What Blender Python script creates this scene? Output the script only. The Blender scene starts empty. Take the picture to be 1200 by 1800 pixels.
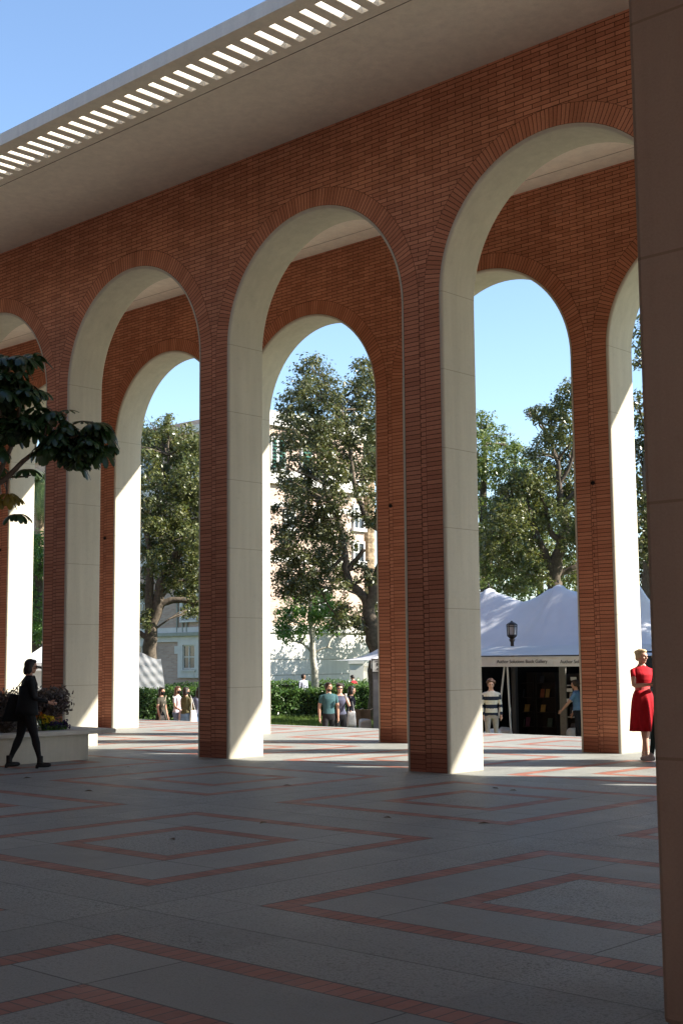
import bpy, bmesh, math, random
import numpy as np
from mathutils import Vector, Matrix
rnd = random.Random(11)
nrng = np.random.default_rng(5)
C = bpy.context.scene.collection
PI = math.pi
rad = math.radians

# ------------------------------------------------------------------ camera
CAM = np.array([12.558, -14.932, 1.65])
_y, _p, _r = rad(-42.9347), rad(6.4194), rad(-0.5144)
FPX = 2293.68
_f = np.array([math.sin(_y)*math.cos(_p), math.cos(_y)*math.cos(_p), math.sin(_p)])
_r0 = np.array([math.cos(_y), -math.sin(_y), 0.0]); _u0 = np.cross(_r0, _f)
RT = _r0*math.cos(_r)+_u0*math.sin(_r); UP = -_r0*math.sin(_r)+_u0*math.cos(_r)
def at(px, py, D):
    """surveyed point: direction measured in the photograph, distance D in metres along the view"""
    d = _f + RT*(px-600)/FPX - UP*(py-900)/FPX
    return CAM + d*D
cd = bpy.data.cameras.new('camera'); cam = bpy.data.objects.new('camera', cd); C.objects.link(cam)
M = Matrix(((RT[0],UP[0],-_f[0],CAM[0]),(RT[1],UP[1],-_f[1],CAM[1]),(RT[2],UP[2],-_f[2],CAM[2]),(0,0,0,1)))
cam.matrix_world = M
cd.sensor_fit = 'VERTICAL'; cd.sensor_height = 36; cd.sensor_width = 24; cd.lens = FPX/1800*36
cd.clip_start = .05; cd.clip_end = 3000
bpy.context.scene.camera = cam

# ------------------------------------------------------------------ node helper
class G:
    """tiny expression builder over shader nodes"""
    def __init__(s, name):
        s.m = bpy.data.materials.new(name); s.m.use_nodes = True
        s.t = s.m.node_tree; s.t.nodes.clear()
        s.out = s.t.nodes.new('ShaderNodeOutputMaterial')
    def n(s, kind, **kw):
        nd = s.t.nodes.new('ShaderNode'+kind)
        for k, v in kw.items(): setattr(nd, k, v)
        return nd
    def put(s, sock, v):
        if isinstance(v, bpy.types.NodeSocket): s.t.links.new(v, sock)
        elif v is not None:
            try: sock.default_value = v
            except Exception: sock.default_value = (*v, 1)
    def mt(s, op, a, b=None, c=None, clamp=False):
        nd = s.n('Math', operation=op, use_clamp=clamp)
        for i, v in enumerate((a, b, c)):
            if v is not None: s.put(nd.inputs[i], v)
        return nd.outputs[0]
    def mix(s, f, a, b, blend='MIX'):
        nd = s.n('Mix', data_type='RGBA', blend_type=blend)
        s.put(nd.inputs[0], f); s.put(nd.inputs[6], a); s.put(nd.inputs[7], b)
        return nd.outputs[2]
    def noise(s, vec, scale, detail=3, rough=.55, out=0):
        nd = s.n('TexNoise'); s.put(nd.inputs['Vector'], vec)
        nd.inputs['Scale'].default_value = scale; nd.inputs['Detail'].default_value = detail
        nd.inputs['Roughness'].default_value = rough
        return nd.outputs[out]
    def ramp(s, v, lo, hi, a=0., b=1.):
        nd = s.n('MapRange'); s.put(nd.inputs[0], v)
        for i, x in zip((1, 2, 3, 4), (lo, hi, a, b)): nd.inputs[i].default_value = x
        return nd.outputs[0]
    def pos(s): return s.n('TexCoord').outputs['Object']
    def xyz(s, v):
        nd = s.n('SeparateXYZ'); s.put(nd.inputs[0], v); return nd.outputs
    def vec(s, x, y, z):
        nd = s.n('CombineXYZ')
        for i, v in enumerate((x, y, z)): s.put(nd.inputs[i], v)
        return nd.outputs[0]
    def bump(s, h, strength=.3, dist=.01):
        nd = s.n('Bump'); s.put(nd.inputs['Height'], h)
        nd.inputs['Strength'].default_value = strength; nd.inputs['Distance'].default_value = dist
        return nd.outputs[0]
    def done(s, col, rough=.8, normal=None, spec=.3, metal=0., **kw):
        b = s.n('BsdfPrincipled'); s.put(b.inputs['Base Color'], col); s.put(b.inputs['Roughness'], rough)
        b.inputs['Specular IOR Level'].default_value = spec; b.inputs['Metallic'].default_value = metal
        if normal is not None: s.put(b.inputs['Normal'], normal)
        for k, v in kw.items(): s.put(b.inputs[k], v)
        s.t.links.new(b.outputs[0], s.out.inputs[0]); return s.m

def plain(name, col, rough=.8, spec=.3, var=.12, scale=12., metal=0., bump=0.):
    g = G(name); p = g.pos(); nz = g.noise(p, scale, 4)
    k = g.ramp(nz, .3, .7, 1-var, 1+var)
    c = g.mix(1., (*col, 1), g.vec(k, k, k), 'MULTIPLY')
    return g.done(c, rough, g.bump(nz, bump, .02) if bump else None, spec, metal)

def leafmat(name, col, col2, trans=.25, rough=.4, spec=.5):
    g = G(name); geo = g.n('NewGeometry'); r = geo.outputs['Random Per Island']
    c = g.mix(r, (*col, 1), (*col2, 1))
    b = g.n('BsdfPrincipled'); g.put(b.inputs['Base Color'], c); b.inputs['Roughness'].default_value = rough
    b.inputs['Specular IOR Level'].default_value = spec
    t = g.n('BsdfTranslucent'); tc = g.mix(1., c, (1.5, 1.5, .7, 1), 'MULTIPLY'); g.put(t.inputs[0], tc)
    m = g.n('MixShader'); m.inputs[0].default_value = trans
    g.t.links.new(b.outputs[0], m.inputs[1]); g.t.links.new(t.outputs[0], m.inputs[2])
    g.t.links.new(m.outputs[0], g.out.inputs[0]); return g.m

# ------------------------------------------------------------------ mesh helper
class MB:
    def __init__(s): s.v = []; s.f = []; s.m = []; s.uv = []; s.hasuv = False
    def face(s, idx, mi=0, uv=None):
        s.f.append(tuple(idx)); s.m.append(mi); s.uv.append(uv)
        if uv: s.hasuv = True
    def poly(s, pts, mi=0, uv=None):
        n = len(s.v); s.v += [tuple(map(float, p)) for p in pts]; s.face(range(n, n+len(pts)), mi, uv)
    def box(s, x0, x1, y0, y1, z0, z1, mi=0, xf=None):
        n = len(s.v)
        vs = [(x, y, z) for z in (z0, z1) for y in (y0, y1) for x in (x0, x1)]
        if xf: vs = [xf(v) for v in vs]
        s.v += vs
        for q in ((0,2,3,1),(4,5,7,6),(0,1,5,4),(2,6,7,3),(0,4,6,2),(1,3,7,5)): s.face([n+i for i in q], mi)
    def loft(s, rings, mi=0, cap=True, closed=True):
        n0 = len(s.v); k = len(rings[0])
        for r in rings: s.v += [tuple(map(float, p)) for p in r]
        for i in range(len(rings)-1):
            for j in range(k if closed else k-1):
                a = n0+i*k+j; b = n0+i*k+(j+1) % k
                s.face((a, b, b+k, a+k), mi)
        if cap and closed:
            s.face([n0+k-1-j for j in range(k)], mi); s.face([n0+(len(rings)-1)*k+j for j in range(k)], mi)
    def tube(s, pts, rads, n=8, mi=0, flat=1.):
        pts = [Vector(p) for p in pts]; rings = []
        if not hasattr(rads, '__len__'): rads = [rads]*len(pts)
        ref = None
        for i, p in enumerate(pts):
            t = (pts[min(i+1, len(pts)-1)]-pts[max(i-1, 0)])
            if t.length < 1e-9: t = Vector((0, 0, 1))
            t.normalize()
            if ref is None:
                ref = Vector((0, 1, 0)) if abs(t.y) < .9 else Vector((1, 0, 0))
            a = t.cross(ref); a = a.normalized() if a.length > 1e-6 else t.orthogonal().normalized()
            b = a.cross(t).normalized(); ref = b
            rings.append([p+(a*math.cos(2*PI*j/n)+b*math.sin(2*PI*j/n)*flat)*rads[i] for j in range(n)])
        s.loft(rings, mi)
    def ell(s, c, r, n=12, m=8, mi=0, R=None):
        rings = []
        for i in range(m+1):
            th = PI*(i+.0)/m; th = min(max(th, .12), PI-.12)
            ring = []
            for j in range(n):
                ph = 2*PI*j/n
                v = Vector((r[0]*math.sin(th)*math.cos(ph), r[1]*math.sin(th)*math.sin(ph), -r[2]*math.cos(th)))
                if R is not None: v = R @ v
                ring.append(Vector(c)+v)
            rings.append(ring)
        s.loft(rings, mi)
    def lathe(s, prof, c=(0,0,0), n=16, mi=0):
        s.loft([[(c[0]+r*math.cos(2*PI*j/n), c[1]+r*math.sin(2*PI*j/n), c[2]+z) for j in range(n)] for r, z in prof], mi)
    def build(s, name, mats, parent=None, smooth=False, bevel=0., fix=True):
        me = bpy.data.meshes.new(name); me.from_pydata([tuple(v) for v in s.v], [], s.f)
        if not isinstance(mats, (list, tuple)): mats = [mats]
        for m in mats: me.materials.append(m)
        me.polygons.foreach_set('material_index', s.m)
        if s.hasuv:
            uvl = me.uv_layers.new(name='UVMap'); flat = []
            for f, u in zip(s.f, s.uv):
                for k in range(len(f)): flat += list(u[k] if u else (0, 0))
            uvl.data.foreach_set('uv', flat)
        if fix:
            b = bmesh.new(); b.from_mesh(me); bmesh.ops.recalc_face_normals(b, faces=b.faces); b.to_mesh(me); b.free()
        if smooth: me.polygons.foreach_set('use_smooth', [True]*len(me.polygons))
        me.update()
        o = bpy.data.objects.new(name, me); C.objects.link(o)
        if parent is not None: o.parent = parent
        if bevel:
            md = o.modifiers.new('bevel', 'BEVEL'); md.width = bevel; md.segments = 2; md.limit_method = 'ANGLE'
        return o

def raw(name, V, F, mat, parent=None, smooth=False):
    """numpy quads/tris -> mesh object"""
    me = bpy.data.meshes.new(name); V = np.asarray(V, np.float32); F = np.asarray(F, np.int32)
    me.vertices.add(len(V)); me.vertices.foreach_set('co', V.ravel())
    k = F.shape[1]; me.loops.add(F.size); me.loops.foreach_set('vertex_index', F.ravel())
    me.polygons.add(len(F)); me.polygons.foreach_set('loop_start', np.arange(0, F.size, k, dtype=np.int32))
    me.update(calc_edges=True); me.validate()
    me.materials.append(mat)
    o = bpy.data.objects.new(name, me); C.objects.link(o)
    if parent is not None: o.parent = parent
    return o

def tag(o, label=None, cat=None, group=None, kind=None):
    if label: o['label'] = label
    if cat: o['category'] = cat
    if group: o['group'] = group
    if kind: o['kind'] = kind
    return o
def empty(name, loc=(0,0,0), label=None, cat=None, group=None, rz=0):
    o = bpy.data.objects.new(name, None); C.objects.link(o); o.location = loc; o.rotation_euler = (0, 0, rz)
    o.empty_display_size = .2
    return tag(o, label, cat, group)

# ------------------------------------------------------------------ light
sc = bpy.context.scene
w = bpy.data.worlds.new('World'); sc.world = w; w.use_nodes = True
nt = w.node_tree; bg = nt.nodes['Background']
sky = nt.nodes.new('ShaderNodeTexSky'); sky.sky_type = 'NISHITA'; sky.sun_disc = False
SUN = Vector((1.0, .70, .825)).normalized()
EL = math.asin(SUN.z); AZ = math.atan2(SUN.x, SUN.y)
sky.sun_elevation = EL; sky.sun_rotation = AZ
sky.altitude = 50; sky.air_density = 1.0; sky.dust_density = .3; sky.ozone_density = 2.6
nt.links.new(sky.outputs[0], bg.inputs[0]); bg.inputs[1].default_value = .097
sl = bpy.data.lights.new('sun', 'SUN'); sl.energy = 5.0; sl.angle = rad(.55); sl.color = (1, .94, .84)
so = bpy.data.objects.new('sun', sl); C.objects.link(so); so.location = (40, 30, 40)
so.rotation_euler = SUN.to_track_quat('Z', 'Y').to_euler()
sc.view_settings.view_transform = 'Standard'; sc.view_settings.look = 'None'
sc.view_settings.exposure = 1.6; sc.view_settings.gamma = 1
try:
    sc.cycles.max_bounces = 8; sc.cycles.diffuse_bounces = 5; sc.cycles.transparent_max_bounces = 8
except Exception: pass

# ------------------------------------------------------------------ materials
P = 4.7; W = .70; DEP = .79; YR = 4.78; ZS = 7.04; ZR = 10.33; RB = (P-W)/2; OFF = -.08
def brickmat(name, tone=1.):
    g = G(name); p = g.pos(); x, y, z = g.xyz(p)
    # facing along X uses x,z ; facing along Y uses y,z  (sum keeps both running)
    v = g.vec(g.mt('ADD', x, y), z, 0.)
    b = g.n('TexBrick'); g.put(b.inputs['Vector'], v)
    b.offset = .5; b.offset_frequency = 2
    b.inputs['Color1'].default_value = (.465*tone, .19*tone, .108*tone, 1)
    b.inputs['Color2'].default_value = (.62*tone, .282*tone, .168*tone, 1)
    b.inputs['Mortar'].default_value = (.115, .046, .028, 1)
    b.inputs['Scale'].default_value = 1.; b.inputs['Mortar Size'].default_value = .0064
    b.inputs['Mortar Smooth'].default_value = .15; b.inputs['Bias'].default_value = 0.
    b.inputs['Brick Width'].default_value = .3048; b.inputs['Row Height'].default_value = .0677
    n1 = g.noise(p, .55, 4); k = g.ramp(n1, .3, .7, .84, 1.1)
    n2 = g.noise(p, 40, 2); k2 = g.ramp(n2, .3, .7, .9, 1.1); k = g.mt('MULTIPLY', k, k2)
    c = g.mix(1., b.outputs[0], g.vec(k, k, k), 'MULTIPLY')
    st = g.noise(g.vec(g.mt('MULTIPLY', g.mt('ADD', x, y), 3.), 0., g.mt('MULTIPLY', z, .3)), 1.3, 4); k3 = g.ramp(st, .35, .7, 1.05, .88); c = g.mix(1., c, g.vec(k3, k3, k3), 'MULTIPLY')
    c = g.mix(g.ramp(g.noise(p, 1.7, 6, .7), .62, .8, 0., .22), c, (.55, .42, .34, 1))
    base = g.mt('LESS_THAN', z, .28)
    c = g.mix(g.mt('MULTIPLY', base, .55), c, (.17, .05, .032, 1))
    h = g.mt('SUBTRACT', 1., b.outputs[1])
    return g.done(c, .82, g.bump(h, .5, .006), .25)
def ringmat(name):
    g = G(name); uv = g.n('UVMap').outputs[0]; u, v, _ = g.xyz(uv)
    t = g.mt('DIVIDE', u, .0677); fr = g.mt('FRACT', t); idx = g.mt('FLOOR', t)
    line = g.mt('MAXIMUM', g.mt('LESS_THAN', fr, .17), g.mt('GREATER_THAN', g.mt('ABSOLUTE', g.mt('SUBTRACT', v, .15)), .143))
    wn = g.n('TexWhiteNoise', noise_dimensions='1D'); g.put(wn.inputs[1], idx)
    c = g.mix(wn.outputs[0], (.465, .186, .103, 1), (.595, .262, .153, 1))
    p = g.pos(); k = g.mt('MULTIPLY', g.ramp(g.noise(p, .55, 4), .3, .7, .84, 1.1), g.ramp(g.noise(p, 40, 2), .3, .7, .9, 1.1))
    c = g.mix(1., c, g.vec(k, k, k), 'MULTIPLY')
    c = g.mix(line, c, (.115, .046, .028, 1))
    z = g.xyz(p)[2]; base = g.mt('LESS_THAN', z, .28)
    c = g.mix(g.mt('MULTIPLY', base, .6), c, (.17, .05, .032, 1))
    return g.done(c, .82, g.bump(g.mt('SUBTRACT', 1., line), .5, .006), .25)
def stucco(name, col, pitch=1.182, off=0., line=.011, dark=.45, zmax=7.2):
    g = G(name); p = g.pos(); x, y, z = g.xyz(p)
    fr = g.mt('FRACT', g.mt('DIVIDE', g.mt('ADD', z, off), pitch))
    d = g.mt('MULTIPLY', g.mt('MINIMUM', fr, g.mt('SUBTRACT', 1., fr)), pitch)
    ln = g.mt('MULTIPLY', g.mt('LESS_THAN', d, line/2), g.mt('LESS_THAN', z, zmax))
    n1 = g.noise(p, .8, 5); k = g.ramp(n1, .3, .7, .95, 1.04)
    st = g.noise(g.vec(g.mt('MULTIPLY', x, 5.), g.mt('MULTIPLY', y, 5.), g.mt('MULTIPLY', z, .35)), 1.5, 4)
    k = g.mt('MULTIPLY', k, g.ramp(st, .3, .75, 1.04, .9))
    k = g.mt('MULTIPLY', k, g.ramp(g.noise(p, 75, 4, .7), .3, .7, .93, 1.06))
    k = g.mt('MULTIPLY', k, g.ramp(g.noise(p, 9, 5, .65), .55, .72, 1., .93))
    low = g.mt('MULTIPLY', g.ramp(z, 0., .5, 1., 0.), g.noise(p, 6, 4)); k = g.mt('MULTIPLY', k, g.ramp(low, .1, .7, 1., .82))
    c = g.mix(1., (*col, 1), g.vec(k, k, k), 'MULTIPLY')
    c = g.mix(g.mt('MULTIPLY', ln, 1-dark), c, (.2, .17, .12, 1))
    return g.done(c, .85, g.bump(g.mt('ADD', g.noise(p, 90, 3), g.noise(p, 14, 3)), .2, .008), .2)
M_BRICK = brickmat('brick'); M_RING = ringmat('arch_brick')
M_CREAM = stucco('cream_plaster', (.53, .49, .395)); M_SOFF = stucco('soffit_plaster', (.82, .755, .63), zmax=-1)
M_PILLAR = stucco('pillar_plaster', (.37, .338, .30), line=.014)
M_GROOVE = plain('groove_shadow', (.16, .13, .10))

def plazamat():
    g = G('plaza_paving'); p = g.pos(); x, y, z = g.xyz(p)
    PP = 4.53; RO, RI = 1.665, .80; TH = .19
    def cell(c, c0):
        t = g.mt('DIVIDE', g.mt('SUBTRACT', c, c0), PP); t = g.mt('ADD', t, .5)
        return g.mt('MULTIPLY', g.mt('SUBTRACT', g.mt('FRACT', t), .5), PP), g.mt('FLOOR', t)
    u, iu = cell(x, 3.12); v, iv = cell(y, -7.04)
    a = g.mt('ABSOLUTE', u); b = g.mt('ABSOLUTE', v); m = g.mt('MAXIMUM', a, b)
    lo = g.mt('MINIMUM', a, b)
    def between(q, l, h): return g.mt('MULTIPLY', g.mt('GREATER_THAN', q, l), g.mt('LESS_THAN', q, h))
    def near(q, c, wd): return g.mt('LESS_THAN', g.mt('ABSOLUTE', g.mt('SUBTRACT', q, c)), wd)
    band = g.mt('MAXIMUM', between(m, RO-TH, RO), between(m, RI-TH, RI))
    along = g.mix(g.mt('GREATER_THAN', a, b), g.vec(u, 0, 0), g.vec(v, 0, 0)); al = g.xyz(along)[0]
    t = g.mt('DIVIDE', g.mt('ADD', al, 9.), .1005); bl = g.mt('LESS_THAN', g.mt('FRACT', t), .085)
    bid = g.mt('FLOOR', t)
    wn = g.n('TexWhiteNoise', noise_dimensions='3D'); g.put(wn.inputs[0], g.vec(bid, g.mt('ADD', iu, g.mt('MULTIPLY', g.mt('GREATER_THAN', a, b), 31.)), g.mt('ADD', iv, g.mt('MULTIPLY', g.mt('GREATER_THAN', m, 1.), 17.))))
    bc = g.mix(wn.outputs[0], (.24, .088, .056, 1), (.34, .13, .085, 1))
    bc = g.mix(1., bc, g.mix(g.noise(p, 25, 4), (.8, .8, .8, 1), (1.15, 1.15, 1.15, 1)), 'MULTIPLY')
    bc = g.mix(bl, bc, (.07, .05, .042, 1))
    # concrete with dark aggregate
    n_big = g.noise(p, .45, 5); n_mid = g.noise(p, 3.2, 5)
    spk = g.noise(p, 62., 3, .6)
    spk2 = g.noise(p, 27., 4, .65)
    patch = g.ramp(g.noise(p, .9, 4), .35, .65, .35, 1.)
    agg = g.mt('MAXIMUM', g.ramp(spk, .53, .60, 0., 1.), g.ramp(spk2, .565, .62, 0., 1.))
    inner = g.mt('MAXIMUM', g.mt('LESS_THAN', m, RI-TH), g.mt('GREATER_THAN', m, RO))
    agg = g.mt('MULTIPLY', g.mt('MULTIPLY', agg, g.ramp(inner, 0., 1., .45, .85)), patch)
    wn2 = g.n('TexWhiteNoise', noise_dimensions='3D')
    zone = g.mt('ADD', g.mt('ADD', g.mt('MULTIPLY', g.mt('GREATER_THAN', u, RI), 2.), g.mt('MULTIPLY', g.mt('GREATER_THAN', v, RI), 3.)), g.mt('ADD', g.mt('MULTIPLY', g.mt('LESS_THAN', u, -RI), 5.), g.mt('MULTIPLY', g.mt('LESS_THAN', v, -RI), 11.)))
    g.put(wn2.inputs[0], g.vec(iu, iv, g.mt('ADD', zone, g.mt('MULTIPLY', inner, 37.))))
    cc = g.mix(g.ramp(n_big, .3, .7), (.216, .221, .204, 1), (.288, .293, .27, 1))
    k = g.mt('MULTIPLY', g.ramp(n_mid, .3, .7, .9, 1.08), g.ramp(wn2.outputs[0], 0., 1., .92, 1.08))
    k = g.mt('MULTIPLY', k, g.ramp(g.noise(p, 130., 2), .3, .7, .85, 1.15))
    cc = g.mix(1., cc, g.vec(k, k, k), 'MULTIPLY')
    cc = g.mix(agg, cc, (.075, .07, .065, 1))
    stain = g.ramp(g.noise(p, 1.3, 6, .7), .58, .72)
    cc = g.mix(g.mt('MULTIPLY', stain, .35), cc, (.14, .13, .115, 1))
    gum = g.n('TexVoronoi'); gum.inputs['Scale'].default_value = 1.15; gum.inputs['Randomness'].default_value = 1.; g.put(gum.inputs['Vector'], g.vec(x, y, 0.))
    cc = g.mix(g.mt('MULTIPLY', g.mt('LESS_THAN', gum.outputs['Distance'], .032), .6), cc, (.09, .085, .08, 1))
    # joints
    jn = lambda q, c, wd=.006: near(q, c, wd)
    def mul(*q):
        r = q[0]
        for k_ in q[1:]: r = g.mt('MULTIPLY', r, k_)
        return r
    J = [jn(m, RO+.004, .008), jn(m, RO-TH-.004, .006), jn(m, RI+.004, .007), jn(m, RI-TH-.003, .005)]
    mid = between(m, RI, RO-TH); out_ = g.mt('GREATER_THAN', m, RO)
    J += [mul(jn(a, RI), mid), mul(jn(b, RI), mid)]
    K = [mul(jn(a, PP/2, .007), .75), mul(jn(b, PP/2, .007), .75), mul(jn(a, RO, .005), out_, .5), mul(jn(b, RO, .005), out_, .5)]
    jj = J[0]
    for q in J[1:]+K: jj = g.mt('MAXIMUM', jj, q)
    bc = g.mix(g.mt('MULTIPLY', stain, .4), bc, (.12, .07, .05, 1))
    col = g.mix(band, cc, bc); jf = g.mt('MULTIPLY', jj, .88)
    col = g.mix(jf, col, (.04, .037, .033, 1))
    h = g.mt('SUBTRACT', g.mt('SUBTRACT', 1., g.mt('MULTIPLY', agg, .25)), g.mt('MAXIMUM', jj, g.mt('MULTIPLY', band, g.mt('MULTIPLY', bl, .7))))
    rough = g.ramp(n_mid, .3, .7, .48, .7)
    return g.done(col, rough, g.bump(h, .6, .006), .36)
M_PLAZA = plazamat()

# ------------------------------------------------------------------ ground
mb = MB(); mb.box(-70, 45, -45, 8.55, -.5, 0.); tag(mb.build('plaza', M_PLAZA), kind='structure')
M_CONC = plain('step_concrete', (.36, .35, .32), .85, .2, .15, 3.)
mb = MB()
for i in range(4): mb.box(-70, 45, 8.551+i*.36, 8.551+(i+1)*.36-.001, -.9, -.15*(i+1))
tag(mb.build('plaza_steps', M_CONC), kind='structure')
GZ = -.75
def grassmat():
    g = G('lawn_grass'); p = g.pos()
    c = g.mix(g.noise(p, .5, 5), (.035, .065, .014, 1), (.075, .12, .028, 1))
    c = g.mix(g.ramp(g.noise(p, 14, 4), .35, .7), c, (.10, .15, .04, 1))
    return g.done(c, .9, g.bump(g.noise(p, 30, 4), .8, .05), .15)
M_GRASS = grassmat()
mb = MB(); mb.poly([(-1500, 9.99, GZ), (1500, 9.99, GZ), (1500, 1500, GZ), (-1500, 1500, GZ)]); tag(mb.build('lawn', M_GRASS, fix=False), kind='structure')
mb = MB(); mb.poly([(-1500, -1500, GZ-.02), (1500, -1500, GZ-.02), (1500, 10.2, GZ-.02), (-1500, 10.2, GZ-.02)]); tag(mb.build('ground', M_CONC, fix=False), kind='structure')

# ------------------------------------------------------------------ arcade
KMIN, KMAX = -9, 5
arc = empty('arcade', (0, 0, 0), 'double red brick arcade with tall cream lined arches under a flat slotted roof', 'arcade')
RG = .30; LT = .055
def wall(y0, y1, off, name):
    mb = MB(); zt = ZR+.02
    x_lo, x_hi = off+KMIN*P, off+KMAX*P+W
    for k in range(KMIN, KMAX+1):
        x0 = off+k*P
        for y in (y0, y1): mb.poly([(x0, y, 0), (x0+W, y, 0), (x0+W, y, zt), (x0, y, zt)])
        if k < KMAX:
            cx = x0+W+RB; n = 48
            for i in range(n):
                a, b = PI-PI*i/n, PI-PI*(i+1)/n
                xa, za, xb, zb = cx+RB*math.cos(a), ZS+RB*math.sin(a), cx+RB*math.cos(b), ZS+RB*math.sin(b)
                for y in (y0, y1): mb.poly([(xa, y, za), (xb, y, zb), (xb, y, zt), (xa, y, zt)])
                mb.poly([(xa, y0, za), (xb, y0, zb), (xb, y1, zb), (xa, y1, za)])
        for x in (x0, x0+W): mb.poly([(x, y0, 0), (x, y1, 0), (x, y1, zt if (x < x_lo+.01 or x > x_hi-.01) else ZS), (x, y0, zt if (x < x_lo+.01 or x > x_hi-.01) else ZS)])
    b = mb.build(name, M_BRICK, arc, fix=False)
    me = b.data; bm = bmesh.new(); bm.from_mesh(me); bmesh.ops.remove_doubles(bm, verts=bm.verts, dist=.0005); bmesh.ops.recalc_face_normals(bm, faces=bm.faces); bm.to_mesh(me); bm.free()
    # one lining + rings per opening
    def path(cx, r, n=40):
        pts = [(cx-r, 0.)]+[(cx-r, ZS*i/6) for i in range(1, 6)]
        pts += [(cx+r*math.cos(PI-PI*i/n), ZS+r*math.sin(PI-PI*i/n)) for i in range(n+1)]
        pts += [(cx+r, ZS*(6-i)/6) for i in range(1, 6)]+[(cx+r, 0.)]
        return pts
    for k in range(KMIN, KMAX):
        cx = off+k*P+W+RB
        # cream lining with rounded nosing on both faces
        rb = .045; prof = [(RB+.03, y0+.012)]
        prof = [(RB-.002, y0-.0), (RB-.002, y0-.012)]
        for i in range(5):
            t = (PI/2)*i/4; prof.append((RB-LT+rb-rb*math.sin(t)*1., y0-.012+rb-rb*math.cos(t)))
        for i in range(5):
            t = (PI/2)*i/4; prof.append((RB-LT+rb-rb*math.cos(t), y1+.012-rb+rb*math.sin(t)))
        prof += [(RB-.002, y1+.012), (RB-.002, y1)]
        ml = MB(); rings = []
        paths = [path(cx, r) for r, _ in prof]
        for j in range(len(paths[0])): rings.append([(paths[q][j][0], prof[q][1], paths[q][j][1]) for q in range(len(prof))])
        ml.loft(rings, cap=False, closed=False)
        lo = ml.build('arch_lining', M_CREAM, b, smooth=True, fix=False)
        # brick ring on both faces
        for yy, pr in ((y0, -.004), (y1, .004)):
            mr = MB(); pi_, po = path(cx, RB-.001), path(cx, RB+RG); L = 0.
            n1 = len(pi_)
            pm = path(cx, RB+RG/2)
            for j in range(n1-1):
                d = math.hypot(pm[j+1][0]-pm[j][0], pm[j+1][1]-pm[j][1])
                q = [pi_[j], pi_[j+1], po[j+1], po[j]]; uvq = [(L, 0), (L+d, 0), (L+d, RG), (L, RG)]
                if pr > 0: q, uvq = q[::-1], uvq[::-1]
                mr.poly([(x, yy+pr, z) for x, z in q], 0, uvq)
                mr.poly([(po[j][0], yy+pr, po[j][1]), (po[j+1][0], yy+pr, po[j+1][1]), (po[j+1][0], yy, po[j+1][1]), (po[j][0], yy, po[j][1])], 0, [(L, .15), (L+d, .15), (L+d, .15), (L, .15)])
                L += d
            mr.build('brick_arch_ring', M_RING, b, fix=False)
    return b
wf = wall(0., DEP, 0., 'brick_wall')
wr = wall(YR, YR+DEP, OFF, 'brick_wall')
M_HOLE = plain('dark_socket', (.012, .011, .01), .6)
for k in range(-4, 2):
    mb = MB(); x = OFF+k*P+W/2; n = 12
    mb.loft([[(x+r*math.cos(2*PI*j/n), YR+y, 4.69+r*math.sin(2*PI*j/n)) for j in range(n)] for r, y in ((.038, .0), (.038, -.02), (.028, -.02), (.026, -.006))], cap=True)
    mb.build('wall_socket', M_HOLE, wr)

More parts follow.
